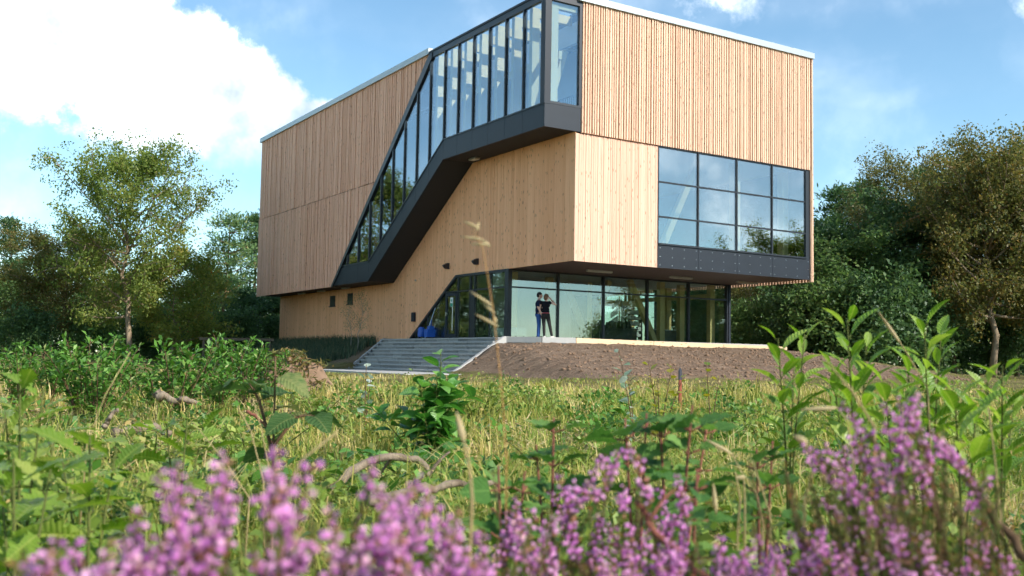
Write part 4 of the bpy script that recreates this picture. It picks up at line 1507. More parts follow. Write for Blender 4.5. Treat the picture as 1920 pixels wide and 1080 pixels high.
def pine(name, seed, h, Rr, t0, nw, m_leaf, m_bark, flat=0.35, ls=0.34, per=26, lean=0.0):
    g = np.random.default_rng(seed)
    r0 = h * 0.018
    zz = np.linspace(-0.1, h * 0.97, 10)
    trunk = np.stack([lean * zz / h + 0.012 * h * np.sin(zz * .5 + seed), 0.012 * h * np.cos(zz * .4 + seed), zz], 1)
    paths = [(trunk, np.linspace(r0, r0 * .15, 10))]
    cl = []
    for i in range(nw):
        s = i / (nw - 1)
        z = h * (t0 + (0.97 - t0) * s)
        st_ = np.array([np.interp(z, zz, trunk[:, k]) for k in range(3)])
        for k in range(g.integers(3, 6)):
            a_ = g.uniform(0, 6.28)
            ln = Rr * (1.05 - 0.75 * s ** 1.4) * g.uniform(0.5, 1.1)
            end = st_ + np.array([math.cos(a_) * ln, math.sin(a_) * ln, ln * g.uniform(0.0, 0.45)])
            lp = bez(st_, (st_ + end) / 2 + np.array([0, 0, -.1 * ln]), end, 5)
            paths.append((lp, np.linspace(r0 * .3, r0 * .06, 5)))
            for j in range(5):
                f_ = g.uniform(0.45, 1.05)
                p = st_ + (end - st_) * f_
                cl.append(p + g.normal(size=3) * np.array([.35, .35, .18]) * Rr * .3)
        if i == nw - 1:
            cl += [st_ + np.array([0, 0, k * .12]) + g.normal(size=3) * .15 for k in range(6)]
    cl = np.array(cl)
    vw, fw = tube_np(paths, 6)
    wood_me = raw_mesh(name + '_trunk', vw, [list(f) for f in fw], m_bark, True)
    C = np.repeat(cl, per, axis=0)
    off = g.normal(size=C.shape) * np.array([.34, .34, .34 * flat + .06]) * (Rr / 3.2)
    C = C + off
    axis = unit(off + np.array([0, 0, .25]))
    vl, fl = leaf_quads(C, ls * g.uniform(.6, 1.2, len(C)), g, 0.30, 0.3, 0.05, axis)
    tint = np.clip(np.repeat(g.uniform(0.1, 0.8, len(cl)), per) * .7 + g.uniform(0, .35, len(C)), 0, 1)
    return wood_me, raw_mesh(name + '_crown', vl, fl, m_leaf, False, tint)


def tree_thing(name, label, meshes, x, y, rz=0.0, s=1.0, group=None, cat='tree', sz=None):
    z = float(H(np.array([x]), np.array([y]))[0])
    o = thing(name, label, cat, (x, y, z), rz, group)
    if sz:
        o.scale = sz
    else:
        o.scale = (s, s, s)
    link('trunk', meshes[0], o)
    link('crown', meshes[1], o)
    return o


def bear(px, d):
    """ground position at distance d on a bearing"""
    return d * (px - 960) / 1893.0, d


oak_prof = lambda s: float(np.interp(s, [0, .25, .5, .75, .92, 1], [.62, .95, 1.0, .72, .42, .25]))
K = {}
K['oak'] = broadleaf('oak', 21, 11.4, 4.6, 0.22, 38, 26, 0.19, M['lf_oak'], M['bark_oak'], 0.93, 0.62, (0.1, 0), oak_prof, -0.10, 0.20, 0.27)
K['brown'] = broadleaf('turning_oak', 32, 9.6, 4.2, 0.25, 38, 34, 0.17, M['lf_brown'], M['bark_oak'], 0.92, 0.6, (0.3, 0), lambda s: (0.8 + .2 * s) * (1 - 0.5 * max(0, s - .6) / .4), 0.0, 0.19, 0.28)
K['olive'] = broadleaf('small_oak', 43, 6.5, 3.0, 0.12, 26, 26, 0.17, M['lf_oak'], M['bark_oak'], 0.9, 0.35, (0, 0), None, 0.05, 0.10, 0.26)
K['dark'] = broadleaf('dark_tree', 54, 10.0, 3.4, 0.10, 34, 20, 0.25, M['lf_dark'], M['bark_dark'], 0.92, 0.4, (0, 0), lambda s: 1 - 0.55 * s, 0.0, 0.16, 0.34)
K['mid'] = broadleaf('leafy_tree', 65, 10.0, 3.6, 0.12, 32, 20, 0.24, M['lf_mid'], M['bark_dark'], 0.92, 0.45, (0, 0), None, 0.0, 0.16, 0.34)
K['birch'] = broadleaf('birch', 76, 12.0, 2.7, 0.22, 30, 20, 0.16, M['lf_birch'], M['bark_pale'], 0.96, 0.9, (0.3, 0), lambda s: 1 - 0.6 * s, 0.0, 0.11, 0.30)
K['pine'] = pine('pine', 87, 10.2, 3.4, 0.20, 12, M['lf_pine'], M['bark_pine'], 0.3, 0.34, 26, 0.5)
K['dpine'] = pine('dark_pine', 98, 12.0, 3.0, 0.25, 13, M['lf_dark'], M['bark_dark'], 0.45, 0.36, 26)
K['under'] = broadleaf('understorey', 109, 4.0, 2.2, 0.04, 22, 9, 0.24, M['lf_mid'], M['bark_dark'], 0.85, 0.6, (0, 0), lambda s: 1 - 0.4 * s, 0.0, 0.05, 0.36)
K['underd'] = broadleaf('dark_understorey', 119, 4.0, 2.2, 0.04, 22, 9, 0.25, M['lf_dark'], M['bark_dark'], 0.85, 0.6, (0, 0), lambda s: 1 - 0.4 * s, 0.0, 0.05, 0.36)

tree_thing('oak_tree', 'tall open-crowned oak with a lit pale trunk left of the building', K['oak'], *bear(245, 55), rz=0.6, sz=(0.88, 0.88, 1.02))
tree_thing('turning_tree', 'low spreading reddish brown tree left of the tall oak', K['brown'], *bear(125, 62), rz=1.9, sz=(0.95, 0.95, 0.76))
tree_thing('small_oak_tree', 'low yellow-green oak at the foot of the tall oak, on its right', K['olive'], *bear(330, 58), rz=0.3)
tree_thing('pine_tree', 'light green pine with orange bark between the oak and the building', K['pine'], *bear(415, 72), rz=0.9)
tree_thing('dark_pine_tree', 'dark pine standing close against the left edge of the building', K['dpine'], *bear(474, 84), rz=0.2)
tree_thing('dark_pine_tree', 'dark pine at the far left edge of the view', K['dpine'], *bear(25, 88), rz=2.2, sz=(1.0, 1.0, 0.70), group=None)
tree_thing('dark_pine_tree', 'dark pine peeping over the reddish brown tree on the left', K['dpine'], *bear(95, 92), rz=4.2, sz=(1.0, 1.0, 0.74))
tree_thing('leafy_tree', 'mid green tree at the left margin in front of the dark pines', K['mid'], *bear(20, 70), rz=2.6, sz=(1, 1, 0.55))
tree_thing('leafy_tree', 'mid green tree half hidden behind the trunk of the tall oak', K['mid'], *bear(235, 76), rz=0.4, sz=(1, 1, 0.62))
tree_thing('dark_leafy_tree', 'dark leafy tree behind the light green pine', K['dark'], *bear(385, 92), rz=1.4, sz=(1, 1, 0.85))
tree_thing('dark_leafy_tree', 'dark tree filling the gap below the pine beside the building', K['dark'], *bear(490, 70), rz=3.4, sz=(0.9, 0.9, 0.5))
# right hand wood
tree_thing('turning_tree', 'large rust brown tree with stout trunk at the right edge', K['brown'], *bear(1860, 50), rz=0.4, sz=(1.0, 1.0, 1.14))
tree_thing('turning_tree', 'second rust brown tree, slimmer, just left of the large rust brown one', K['brown'], *bear(1790, 56), rz=2.9, sz=(0.72, 0.72, 1.04))
tree_thing('turning_tree', 'rust brown tree cut off by the right edge of the picture', K['brown'], *bear(1965, 52), rz=4.4, sz=(1.1, 1.1, 1.14))
tree_thing('birch_tree', 'thin pale-stemmed birch rising above the wood right of the building', K['birch'], *bear(1655, 57), rz=0.7)
tree_thing('dark_pine_tree', 'dark pine with ragged top nearest the right side of the building', K['dpine'], *bear(1570, 66), rz=1.2, sz=(1, 1, 1.0))
tree_thing('dark_pine_tree', 'tallest dark pine behind the thin birch', K['dpine'], *bear(1625, 70), rz=3.2, sz=(1, 1, 1.1))
tree_thing('dark_pine_tree', 'dark pine behind the large rust brown tree', K['dpine'], *bear(1740, 64), rz=5.0, sz=(1, 1, 1.08))
tree_thing('dark_pine_tree', 'dark pine showing its top at the upper right edge', K['dpine'], *bear(1905, 66), rz=0.6, sz=(1, 1, 1.12))
tree_thing('dark_leafy_tree', 'dark leafy tree whose top shows just right of the building corner', K['dark'], *bear(1530, 58), rz=0.5, sz=(1, 1, 0.88))
tree_thing('dark_leafy_tree', 'dark leafy tree between the birch and the rust brown trees', K['dark'], *bear(1700, 54), rz=2.5, sz=(1, 1, 0.98))
tree_thing('leafy_tree', 'green leafy tree below the birch, lit on its top', K['mid'], *bear(1600, 52), rz=4.1, sz=(0.9, 0.9, 0.66))
tree_thing('dark_leafy_tree', 'dark tree seen under the overhang, left one', K['dark'], *bear(1395, 64), rz=1.1, sz=(1, 1, 0.8))
tree_thing('dark_leafy_tree', 'dark tree seen under the overhang, right one', K['dark'], *bear(1465, 60), rz=5.1, sz=(1, 1, 0.8))
tree_thing('birch_tree', 'slender birch stems visible below the overhang', K['birch'], *bear(1415, 56), rz=2.7, sz=(0.8, 0.8, 0.7))
tree_thing('dark_leafy_tree', 'dark tree seen through the ground floor glass', K['dark'], *bear(1310, 72), rz=0.1, sz=(1, 1, 0.85))
for i, (px, d, k, s, lab) in enumerate([
        (1405, 53, 'under', 0.75, 'green bush behind the right end of the terrace'),
        (1490, 51, 'underd', 0.85, 'dark bush below the overhanging corner of the building'),
        (1560, 49, 'under', 0.95, 'bright green bush at the wood edge right of the building'),
        (1640, 48, 'underd', 1.0, 'dark bush below the birch at the wood edge'),
        (1705, 50, 'underd', 0.95, 'dark bush left of the rust brown trunks'),
        (1790, 60, 'underd', 1.0, 'dark bush behind the rust brown trunks'),
        (1885, 56, 'underd', 0.9, 'dark bush right of the rust brown trunks'),
        (60, 58, 'underd', 0.7, 'dark bush at the far left wood edge'),
        (180, 60, 'under', 0.7, 'green bush left of the tall oak trunk'),
        (290, 64, 'underd', 0.7, 'dark bush right of the tall oak trunk'),
        (450, 62, 'underd', 0.7, 'dark bush below the pine by the building'),
        (390, 60, 'under', 0.55, 'green bush below the orange-barked pine')]):
    tree_thing('bush', lab, K[k], *bear(px, d), rz=i * 1.3, s=s, cat='bush', group='bushes along the wood edge')
# wood that goes on beyond the frame; it is mirrored in the glass
for i, (x, y, k, s) in enumerate([(-36, 56, 'mid', .8), (-43, 64, 'dark', 1.0), (-47, 54, 'oak', .7), (-55, 60, 'mid', 0.9), (-60, 72, 'dpine', .8), (-52, 78, 'dark', 1.1), (-66, 66, 'mid', 1.0), (-40, 80, 'dpine', .9),
                                  (39, 43, 'mid', .62), (40, 36.8, 'oak', .80), (48, 34, 'mid', .6), (35, 40.5, 'birch', .45), (45, 47, 'dark', .6), (54, 33, 'dark', .7), (40, 33.5, 'olive', .8), (37, 52, 'dpine', .9), (33, 37.5, 'olive', .6), (34.5, 35.3, 'olive', 1.05), (37, 38.2, 'mid', .66), (31, 33.3, 'under', .9), (35, 37, 'underd', 1.2), (38, 36, 'underd', 1.3), (50, 26, 'mid', .4)]):
    tree_thing('mirrored_tree', 'tree of the left hand wood mirrored in the entrance glazing' if x < 0 else 'tree mirrored in the ground floor and upper right windows', K[k], x, y, rz=i * 1.7, s=s,
               group='trees mirrored in the entrance glass' if x < 0 else 'trees mirrored in the right hand glass')


def wood_mass(name, label, x0, x1, y0, y1, hf, n, seed, mat):
    g = np.random.default_rng(seed)
    X = g.uniform(x0, x1, n)
    Y = g.uniform(y0, y1, n)
    top = hf(X) * (0.75 + 0.25 * np.sin(X * 0.9 + Y * .3) * np.cos(X * .37 + 1) + .12 * np.sin(X * 2.3))
    Z = top * (1 - g.random(n) ** 2.0 * 1.0)
    C = np.stack([X, Y, Z], 1)
    vl, fl = leaf_quads(C, 0.62 * g.uniform(.6, 1.2, n), g, 0.7, 0.4, 0.2)
    tint = np.clip(0.4 + 0.3 * np.sin(X * .8) + g.uniform(-.3, .3, n), 0, 1)
    link(name, raw_mesh(name, vl, fl, mat, False, tint), None, label, 'wood', kind='stuff')


wood_mass('distant_wood', 'distant dark wood closing the view left of the building', -64, -18, 92, 108, lambda x: 7.5 + 0.0 * x, 14000, 3, M['lf_dark'])
wood_mass('distant_wood', 'distant dark wood closing the view right of the building', 14, 62, 72, 92, lambda x: 8.5 + 0.0 * x, 18000, 4, M['lf_dark'])

# fence on the left
fen = thing('rail_fence', 'weathered post and rail fence below the pine left of the building', 'fence', (*bear(385, 46), 0.0), 0)
for k in range(4):
    mb = MB(); mb.box((k * 1.0 - .05, -.05, 0), (k * 1.0 + .05, .05, 1.35)); link('post', mb.mesh('post', M['bark_dark']), fen)
for z in (0.75, 1.22):
    mb = MB(); mb.box((-.2, -.075, z), (3.2, -.051, z + .12)); link('rail', mb.mesh('rail', M['bark_dark']), fen)
# young planted trees and the bank
young = broadleaf('young_tree', 201, 2.4, 0.38, 0.35, 12, 2, 0.045, M['lf_birch'], M['bark_pale'], 0.97, 1.2, (0.03, 0), lambda s: 1 - .5 * s, 0, 0.018, 0.09)
tree_thing('young_tree', 'thin young tree on the planted bank, left of two', young, *W(-1.9, 15.5)[:2], rz=.4, cat='sapling')
tree_thing('young_tree', 'thin young tree on the planted bank, nearer the stairs', young, *W(-1.9, 14.4)[:2], rz=2.4, s=1.1, cat='sapling')

# ------------------------------------------------------------------ ground cover of the clearing
g = np.random.default_rng(77)


def field(n, r0, r1, a0=-0.60, a1=0.60):
    r_ = np.exp(g.uniform(math.log(r0), math.log(r1), n))
    a_ = g.uniform(a0, a1, n)
    return r_ * np.sin(a_), r_ * np.cos(a_), r_


def uv_of(x, y):
    qx, qy = x - BX, y - BY
    return qx * DR[0] + qy * DR[1], qx * DL[0] + qy * DL[1]


def open_ground(x, y, soil_max=0.35):
    z, so = H(x, y, True)
    u_, v_ = uv_of(x, y)
    onpath = (u_ > -6.1) & (u_ < 0.2) & (v_ > 1.0) & (v_ < 25)
    built = (u_ > -1.0) & (v_ > 2.0) & (u_ < 14) & (v_ < 32)
    ok = (~built) & (~((u_ > -6.1) & (u_ < -3.0) & (v_ > 1.2) & (v_ < 25))) & (~((u_ >= -3.3) & (v_ > 2.5) & (v_ < 14.2) & (u_ < 0)))
    return z, so, ok


def patch(x, y, s=1.0, o=0.0):
    return (np.sin(x * 0.9 * s + o) * np.cos(y * 0.55 * s - o) + np.sin(x * 2.1 * s - y * 1.3 * s + 2 * o) * 0.6 + np.sin(x * .35 * s + y * .41 * s + o) * .7) / 2.3


# grass
n = 110000
x, y, r = field(n, 1.6, 46)
z, so, ok = open_ground(x, y)
pt = patch(x, y)
keep = ok & (so < g.uniform(0.02, 1.0, n) ** 1.5) & (g.random(n) < np.clip(0.75 + pt * .7, .15, 1) * np.where(patch(x, y, 1.6, 4.2) > .38, .15, 1))
x, y, z, r, pt = x[keep], y[keep], z[keep], r[keep], pt[keep]
m = len(x)
dry = np.clip((r - 5) / 7, 0, 1) * np.clip((40 - r) / 12, .3, 1)
hh = g.uniform(0.08, 0.26, m) * (1 + 0.35 * dry) * np.clip(0.85 + 0.6 * patch(x, y, .8, 2.3), .45, 1.3) * np.where(g.random(m) < .05, 1.6, 1.0) * np.clip(1.15 - (r - 7) * 0.04, .28, 1)
bv, bf = blades(np.stack([x, y, z - 0.01], 1), hh, 0.0016 + 0.00042 * r + g.uniform(0, .001, m), g.uniform(.1, .9, m), g)
tint = np.clip(0.20 + 0.44 * dry + 0.36 * patch(x, y, .7, .6) + 0.15 * pt + g.normal(size=m) * 0.18, 0, 1)
link('grass', raw_mesh('grass', bv, bf, M['lf_grass'], False, np.concatenate([tint, tint])), None, 'green and straw coloured grass covering the clearing', 'grass', kind='stuff')
# low herbs
n = 80000
x, y, r = field(n, 1.5, 26)
z, so, ok = open_ground(x, y)
pt = patch(x, y, 1.2, 1.7)
keep = ok & (so < 0.2) & (g.random(n) < np.clip(0.22 + pt * 1.5 - np.clip((r - 8) / 24, 0, .45), 0.03, 1) * np.where(patch(x, y, 1.6, 4.2) > .38, .12, 1))
x, y, z, r, pt = x[keep], y[keep], z[keep], r[keep], pt[keep]
m = len(x)
C = np.stack([x, y, z + 0.02 + g.random(m) ** 1.6 * (0.10 + 0.16 * np.clip(pt + .4, 0, 1))], 1)
vl, fl = leaf_quads(C, (0.028 + 0.0022 * r) * g.uniform(.6, 1.4, m), g, 0.7, 1.0, 0.12)
link('herbs', raw_mesh('herbs', vl, fl, M['lf_herb'], False, np.clip(.35 + .25 * pt + g.normal(size=m) * .22, 0, 1)), None, 'low green herbs creeping between the grass', 'herbs', kind='stuff')
# straw and twig litter
n = 34000
x, y, r = field(n, 1.5, 16)
z, so, ok = open_ground(x, y)
pt = patch(x, y, 1.6, 4.2)
keep = ok & (g.random(n) < np.clip(.45 + pt, .12, 1))
x, y, z, r = x[keep], y[keep], z[keep], r[keep]
m = len(x)
ax = g.normal(size=(m, 3)); ax[:, 2] *= 0.25
vl, fl = leaf_quads(np.stack([x, y, z + 0.03 + g.random(m) * .07], 1), g.uniform(.08, .26, m), g, 0.035 + 0.004 * r[:, None].mean(), 1.0, 0.0, unit(ax))
link('litter', raw_mesh('litter', vl, fl, M['lf_straw'], False, g.random(m)), None, 'dry straw and twig litter lying between the plants', 'litter', kind='stuff')
# shaggy tussocks
nt = 620
r_ = np.exp(g.uniform(math.log(2.4), math.log(24), nt)); a_ = g.uniform(-.56, .56, nt)
x = r_ * np.sin(a_); y = r_ * np.cos(a_)
z, so, ok = open_ground(x, y)
kp_ = ok & (so < .25)
x, y, r_ = x[kp_], y[kp_], r_[kp_]
nb = 44
X = np.repeat(x, nb) + g.normal(size=len(x) * nb) * .07
Y = np.repeat(y, nb) + g.normal(size=len(x) * nb) * .07
Rr_ = np.repeat(r_, nb)
m = len(X)
th = np.repeat(g.uniform(.6, 1.25, len(x)), nb)
bv, bf = blades(np.stack([X, Y, H(X, Y) - .01], 1), g.uniform(.16, .42, m) * th * np.clip(1.1 - (Rr_ - 8) * .03, .45, 1), .0014 + .00036 * Rr_, g.uniform(.3, 1.3, m), g)
tint = np.clip(np.repeat(g.uniform(.0, .85, len(x)), nb) + g.normal(size=m) * .1, 0, 1)
link('tussocks', raw_mesh('tussocks', bv, bf, M['lf_grass'], False, np.concatenate([tint, tint])), None, 'shaggy green and straw coloured grass tussocks standing in the clearing', 'grass', kind='stuff')
# creeping bramble cover
nt = 110
r_ = np.exp(g.uniform(math.log(2.6), math.log(18), nt)); a_ = g.uniform(-.56, .56, nt)
x = r_ * np.sin(a_); y = r_ * np.cos(a_)
z, so, ok = open_ground(x, y)
kp_ = ok & (so < .2)
x, y, r_ = x[kp_], y[kp_], r_[kp_]
nb = 150
sp_ = np.repeat(g.uniform(.12, .38, len(x)), nb)
X = np.repeat(x, nb) + g.normal(size=len(x) * nb) * sp_
Y = np.repeat(y, nb) + g.normal(size=len(x) * nb) * sp_ * .8
m = len(X)
dd_ = np.hypot(X - np.repeat(x, nb), Y - np.repeat(y, nb)) / sp_
C = np.stack([X, Y, H(X, Y) + .03 + g.random(m) * np.clip(.30 - .11 * dd_, .05, .3) * np.repeat(g.uniform(.6, 1.2, len(x)), nb)], 1)
vl, fl = leaf_quads(C, (.045 + .0012 * np.repeat(r_, nb)) * g.uniform(.6, 1.3, m), g, .62, 1.2, .14)
tint = np.clip(np.repeat(g.uniform(0, .7, len(x)), nb) + g.normal(size=m) * .18, 0, 1)
link('bramble_cover', raw_mesh('bramble_cover', vl, fl, M['lf_shrub'], False, tint), None, 'creeping dark green bramble patches between the grass', 'brambles', kind='stuff')
# dead twigs strewn over the clearing
gt = np.random.default_rng(55)
n = 700
r_ = np.exp(gt.uniform(math.log(2.2), math.log(16), n)); a_ = gt.uniform(-.55, .55, n)
x = r_ * np.sin(a_); y = r_ * np.cos(a_)
z, so, ok = open_ground(x, y)
paths = []
for k in range(n):
    if not ok[k] or so[k] > .2:
        continue
    ln = gt.uniform(.10, .42); b_ = gt.uniform(0, 6.28)
    d_ = np.array([math.cos(b_), math.sin(b_), gt.uniform(-.05, .35)]) * ln
    p0 = np.array([x[k], y[k], z[k] + .03])
    rr_ = gt.uniform(.002, .006)
    paths.append((bez(p0, p0 + d_ * .5 + gt.normal(size=3) * .12 * ln, p0 + d_, 5), np.linspace(rr_, rr_ * .4, 5)))
vw, fw = tube_np(paths, 4)
link('twigs', raw_mesh('twigs', vw, [list(f) for f in fw], M['dead_wood'], True), None, 'dead brown twigs strewn among grass and weeds', 'twigs', kind='stuff')
# clods on the soil slope
n = 9000
u_ = g.uniform(-3.0, 16, n); v_ = g.uniform(-9, 3.4, n)
x = BX + u_ * DR[0] + v_ * DL[0]; y = BY + u_ * DR[1] + v_ * DL[1]
z, so = H(x, y, True)
keep = (so > 0.45) & (v_ < np.interp(u_, [-3, .2, 14], [3.0, 2.1, 2.0]))
P = np.stack([x, y, z], 1)[keep]
m = len(P)
sz = 0.012 + 0.085 * g.random(m) ** 6
base_o = np.array([[1, 0, 0], [0, 1, 0], [-1, 0, 0], [0, -1, 0], [0, 0, .8], [0, 0, -.8]])
tri = np.array([[0, 1, 4], [1, 2, 4], [2, 3, 4], [3, 0, 4], [1, 0, 5], [2, 1, 5], [3, 2, 5], [0, 3, 5]])
vv = P[:, None, :] + base_o[None] * sz[:, None, None] * g.uniform(.6, 1.3, (m, 6, 3))
ff = (np.arange(m)[:, None, None] * 6 + tri[None]).reshape(-1, 3)
m_clod = simple('clod_earth', (0.235, 0.15, 0.095), 0.95, 0.1, 0, 0.4, 6)
link('clods', raw_mesh('clods', vv.reshape(-1, 3), ff, m_clod), None, 'crumbled brown clods scattered over the soil slope', 'soil', kind='stuff')
# planting on the bank left of the stairs
n = 26000
u_ = -0.5 - 4.4 * g.random(n); v_ = g.uniform(12.3, 30, n)
vmin = ST_L0 - (ST_U0 - u_) * (ST_L0 - ST_L1) / 2.5 + 0.9 + 0.8 * g.random(n)
keep = (v_ > vmin) & (u_ > -4.3 + 0.7 * g.random(n)) & ((u_ > -2.9) | (v_ > 14.5))
x = (BX + u_ * DR[0] + v_ * DL[0])[keep]; y = (BY + u_ * DR[1] + v_ * DL[1])[keep]
z = H(x, y); m = len(x)
bv, bf = blades(np.stack([x, y, z], 1), g.uniform(.25, .62, m), np.full(m, 0.014), g.uniform(.1, .7, m), g)
tint = g.uniform(0, 1, m)
link('bank_planting', raw_mesh('bank_planting', bv, bf, M['lf_bank'], False, np.concatenate([tint, tint])), None, 'dark blue-green tufted planting on the bank left of the stairs', 'planting', kind='stuff')

# ------------------------------------------------------------------ shrubs and saplings of the clearing
def sapling_mesh(name, seed, h, spread, nst, nl, ls, aspect, m_leaf, m_stem):
    g2 = np.random.default_rng(seed)
    paths, C, A = [], [], []
    for i in range(nst):
        a_ = g2.uniform(0, 6.28)
        end = np.array([math.cos(a_) * spread * g2.uniform(.2, 1), math.sin(a_) * spread * g2.uniform(.2, 1), h * g2.uniform(.65, 1.05)])
        p0 = np.array([end[0] * .12, end[1] * .12, -0.03])
        pp = bez(p0, np.array([end[0] * .35, end[1] * .35, end[2] * .6]), end, 7)
        paths.append((pp, np.linspace(0.009, 0.003, 7)))
        f_ = g2.uniform(.18, 1.03, nl)
        pos = np.stack([np.interp(f_, np.linspace(0, 1, 7), pp[:, k]) for k in range(3)], 1)
        ax = g2.normal(size=(nl, 3)); ax[:, 2] = np.abs(ax[:, 2]) * .4 + .25
        ax = unit(ax)
        C.append(pos + ax * ls * .8); A.append(ax)
    C = np.concatenate(C); A = np.concatenate(A)
    vl, fl = leaf_quads(C, ls * g2.uniform(.6, 1.25, len(C)), g2, aspect, .8, .12, A)
    vw, fw = tube_np(paths, 5)
    tint = np.clip(g2.normal(.5, .25, len(C)), 0, 1)
    return raw_mesh(name + '_stem', vw, [list(f) for f in fw], m_stem, True), raw_mesh(name + '_foliage', vl, fl, m_leaf, False, tint)


SH = [sapling_mesh('shrub', 300 + k, 0.74, 0.42, 11, 48, 0.082, 0.40, M['lf_shrub'], M['stem_brown']) for k in range(3)]
SH.append(sapling_mesh('weed', 310, 0.46, 0.5, 12, 36, 0.06, 0.6, M['lf_herb'], M['stem_green']))


def shrub(label, px, d, k, s, group=None, rz=0.0, cat='shrub'):
    x, y = bear(px, d)
    o = thing('shrub', label, cat, (x, y, float(H(np.array([x]), np.array([y]))[0])), rz, group)
    o.scale = (s, s, s * (0.82 + 0.36 * ((px * 7) % 10) / 10))
    link('stem', SH[k][0], o)
    link('foliage', SH[k][1], o, kind='stuff')
    return o


row = [(45, 9.5, 0, .80), (105, 10.5, 1, .9), (165, 8.6, 2, .95), (192, 8.2, 0, .85), (250, 11.0, 1, .85), (300, 9.6, 2, .88),
       (335, 8.4, 0, .95), (375, 10.8, 1, .95), (420, 9.6, 2, .85), (465, 11.0, 0, .9), (505, 11.5, 1, .8), (70, 12.5, 2, 1.0), (215, 13.5, 0, 1.1), (435, 13, 0, 1.0)]
nth = ['first', 'second', 'third', 'fourth', 'fifth', 'sixth', 'seventh', 'eighth', 'ninth', 'tenth', 'eleventh', 'twelfth', 'thirteenth', 'fourteenth']
for i, (px, d, k, s) in enumerate(sorted(row)):
    shrub('bushy green sapling, %s from the left in the thicket before the left hand wood' % nth[i], px, d, k, s, 'saplings of the left thicket', i * 1.9)
for i, (px, d, k, s, lab) in enumerate([
        (600, 9.5, 3, .8, 'low green weed patch left of the path foot'),
        (760, 10.5, 3, .8, 'low green weed patch in front of the stone stairs'),
        (900, 8.5, 3, .8, 'low green weed patch right of the leafy central bush'),
        (700, 6.2, 3, .75, 'low green weed patch in front of the leafy central bush'),
        (1000, 11.5, 3, .7, 'low green weed patch at the foot of the soil slope'),
        (480, 5.0, 3, .8, 'low green weed patch left of the dead branch'),
        (300, 4.6, 3, .8, 'low green weed patch at the middle left'),
        (1050, 4.6, 3, .7, 'low green weed patch behind the large bramble leaves'),
        (1420, 4.2, 3, .75, 'low green weed patch behind the right hand heather'),
        (1700, 5.5, 3, .8, 'low green weed patch behind the bright cherry seedlings'),
        (160, 3.2, 3, .8, 'low green weed patch at the lower left'),
        (620, 3.4, 3, .62, 'low green weed patch behind the left hand heather'),
        (850, 3.0, 3, .6, 'low green weed patch at the lower centre'),
        (1250, 3.1, 3, .6, 'low green weed patch right of the lower centre')]):
    shrub(lab, px, d, k, s, 'weed patches in the grass', i * 1.3, 'weeds')


def leaf_mesh(name, outline, mat, fold=0.12, droop=0.25, n=None, rib=0.0):
    """outline: half widths at even stations from base to tip, unit length along +Y, upper side +Z"""
    k = len(outline)
    vs, fs = [], []
    for i, hw in enumerate(outline):
        t_ = i / (k - 1)
        z0_ = -droop * t_ * t_
        wz = rib * (1 if i % 2 else -1)
        vs += [(-hw, t_, z0_ + fold * hw + wz), (0, t_, z0_), (hw, t_, z0_ + fold * hw + wz)]
    for i in range(k - 1):
        a_ = 3 * i
        fs += [[a_, a_ + 1, a_ + 4, a_ + 3], [a_ + 1, a_ + 2, a_ + 5, a_ + 4]]
    return raw_mesh(name, vs, fs, mat, True)


LM = {
    'cherry': leaf_mesh('cherry_leaf', [0.012, 0.09, 0.145, 0.16, 0.145, 0.09, 0.004], M['lf_laurel'], 0.45, 0.30),
    'bramble': leaf_mesh('bramble_leaf', [0.02, 0.30, 0.36, 0.40, 0.36, 0.34, 0.26, 0.20, 0.08, 0.004], M['lf_bramble'], 0.22, 0.22, rib=0.03),
    'oak': leaf_mesh('oak_leaf', [0.01, 0.06, 0.16, 0.09, 0.24, 0.13, 0.30, 0.17, 0.26, 0.12, 0.10, 0.01], M['lf_oaksprout'], 0.25, 0.22),
    'alder': leaf_mesh('alder_leaf', [0.02, 0.22, 0.33, 0.37, 0.34, 0.26, 0.15, 0.01], M['lf_alder'], 0.25, 0.45, rib=0.03),
    'bush': leaf_mesh('bush_leaf', [0.02, 0.24, 0.34, 0.34, 0.22, 0.01], M['lf_bush'], 0.3, 0.3),
    'yellow': leaf_mesh('aspen_leaf', [0.02, 0.34, 0.42, 0.36, 0.18, 0.01], M['lf_yellow'], 0.2, 0.2),
    'silver': leaf_mesh('poplar_leaf', [0.02, 0.36, 0.40, 0.34, 0.18, 0.01], M['lf_silver'], 0.2, 0.2),
}


def orient(direction, roll=0.0):
    d = Vector(direction).normalized()
    z_ = Vector((0, 0, 1)) - d * d.z
    if z_.length < 0.05:
        z_ = Vector((1, 0, 0)) - d * d.x
    z_.normalize()
    x_ = d.cross(z_)
    m_ = Matrix((x_, d, z_)).transposed()
    return (m_ @ Matrix.Rotation(roll, 3, 'Y')).to_euler()


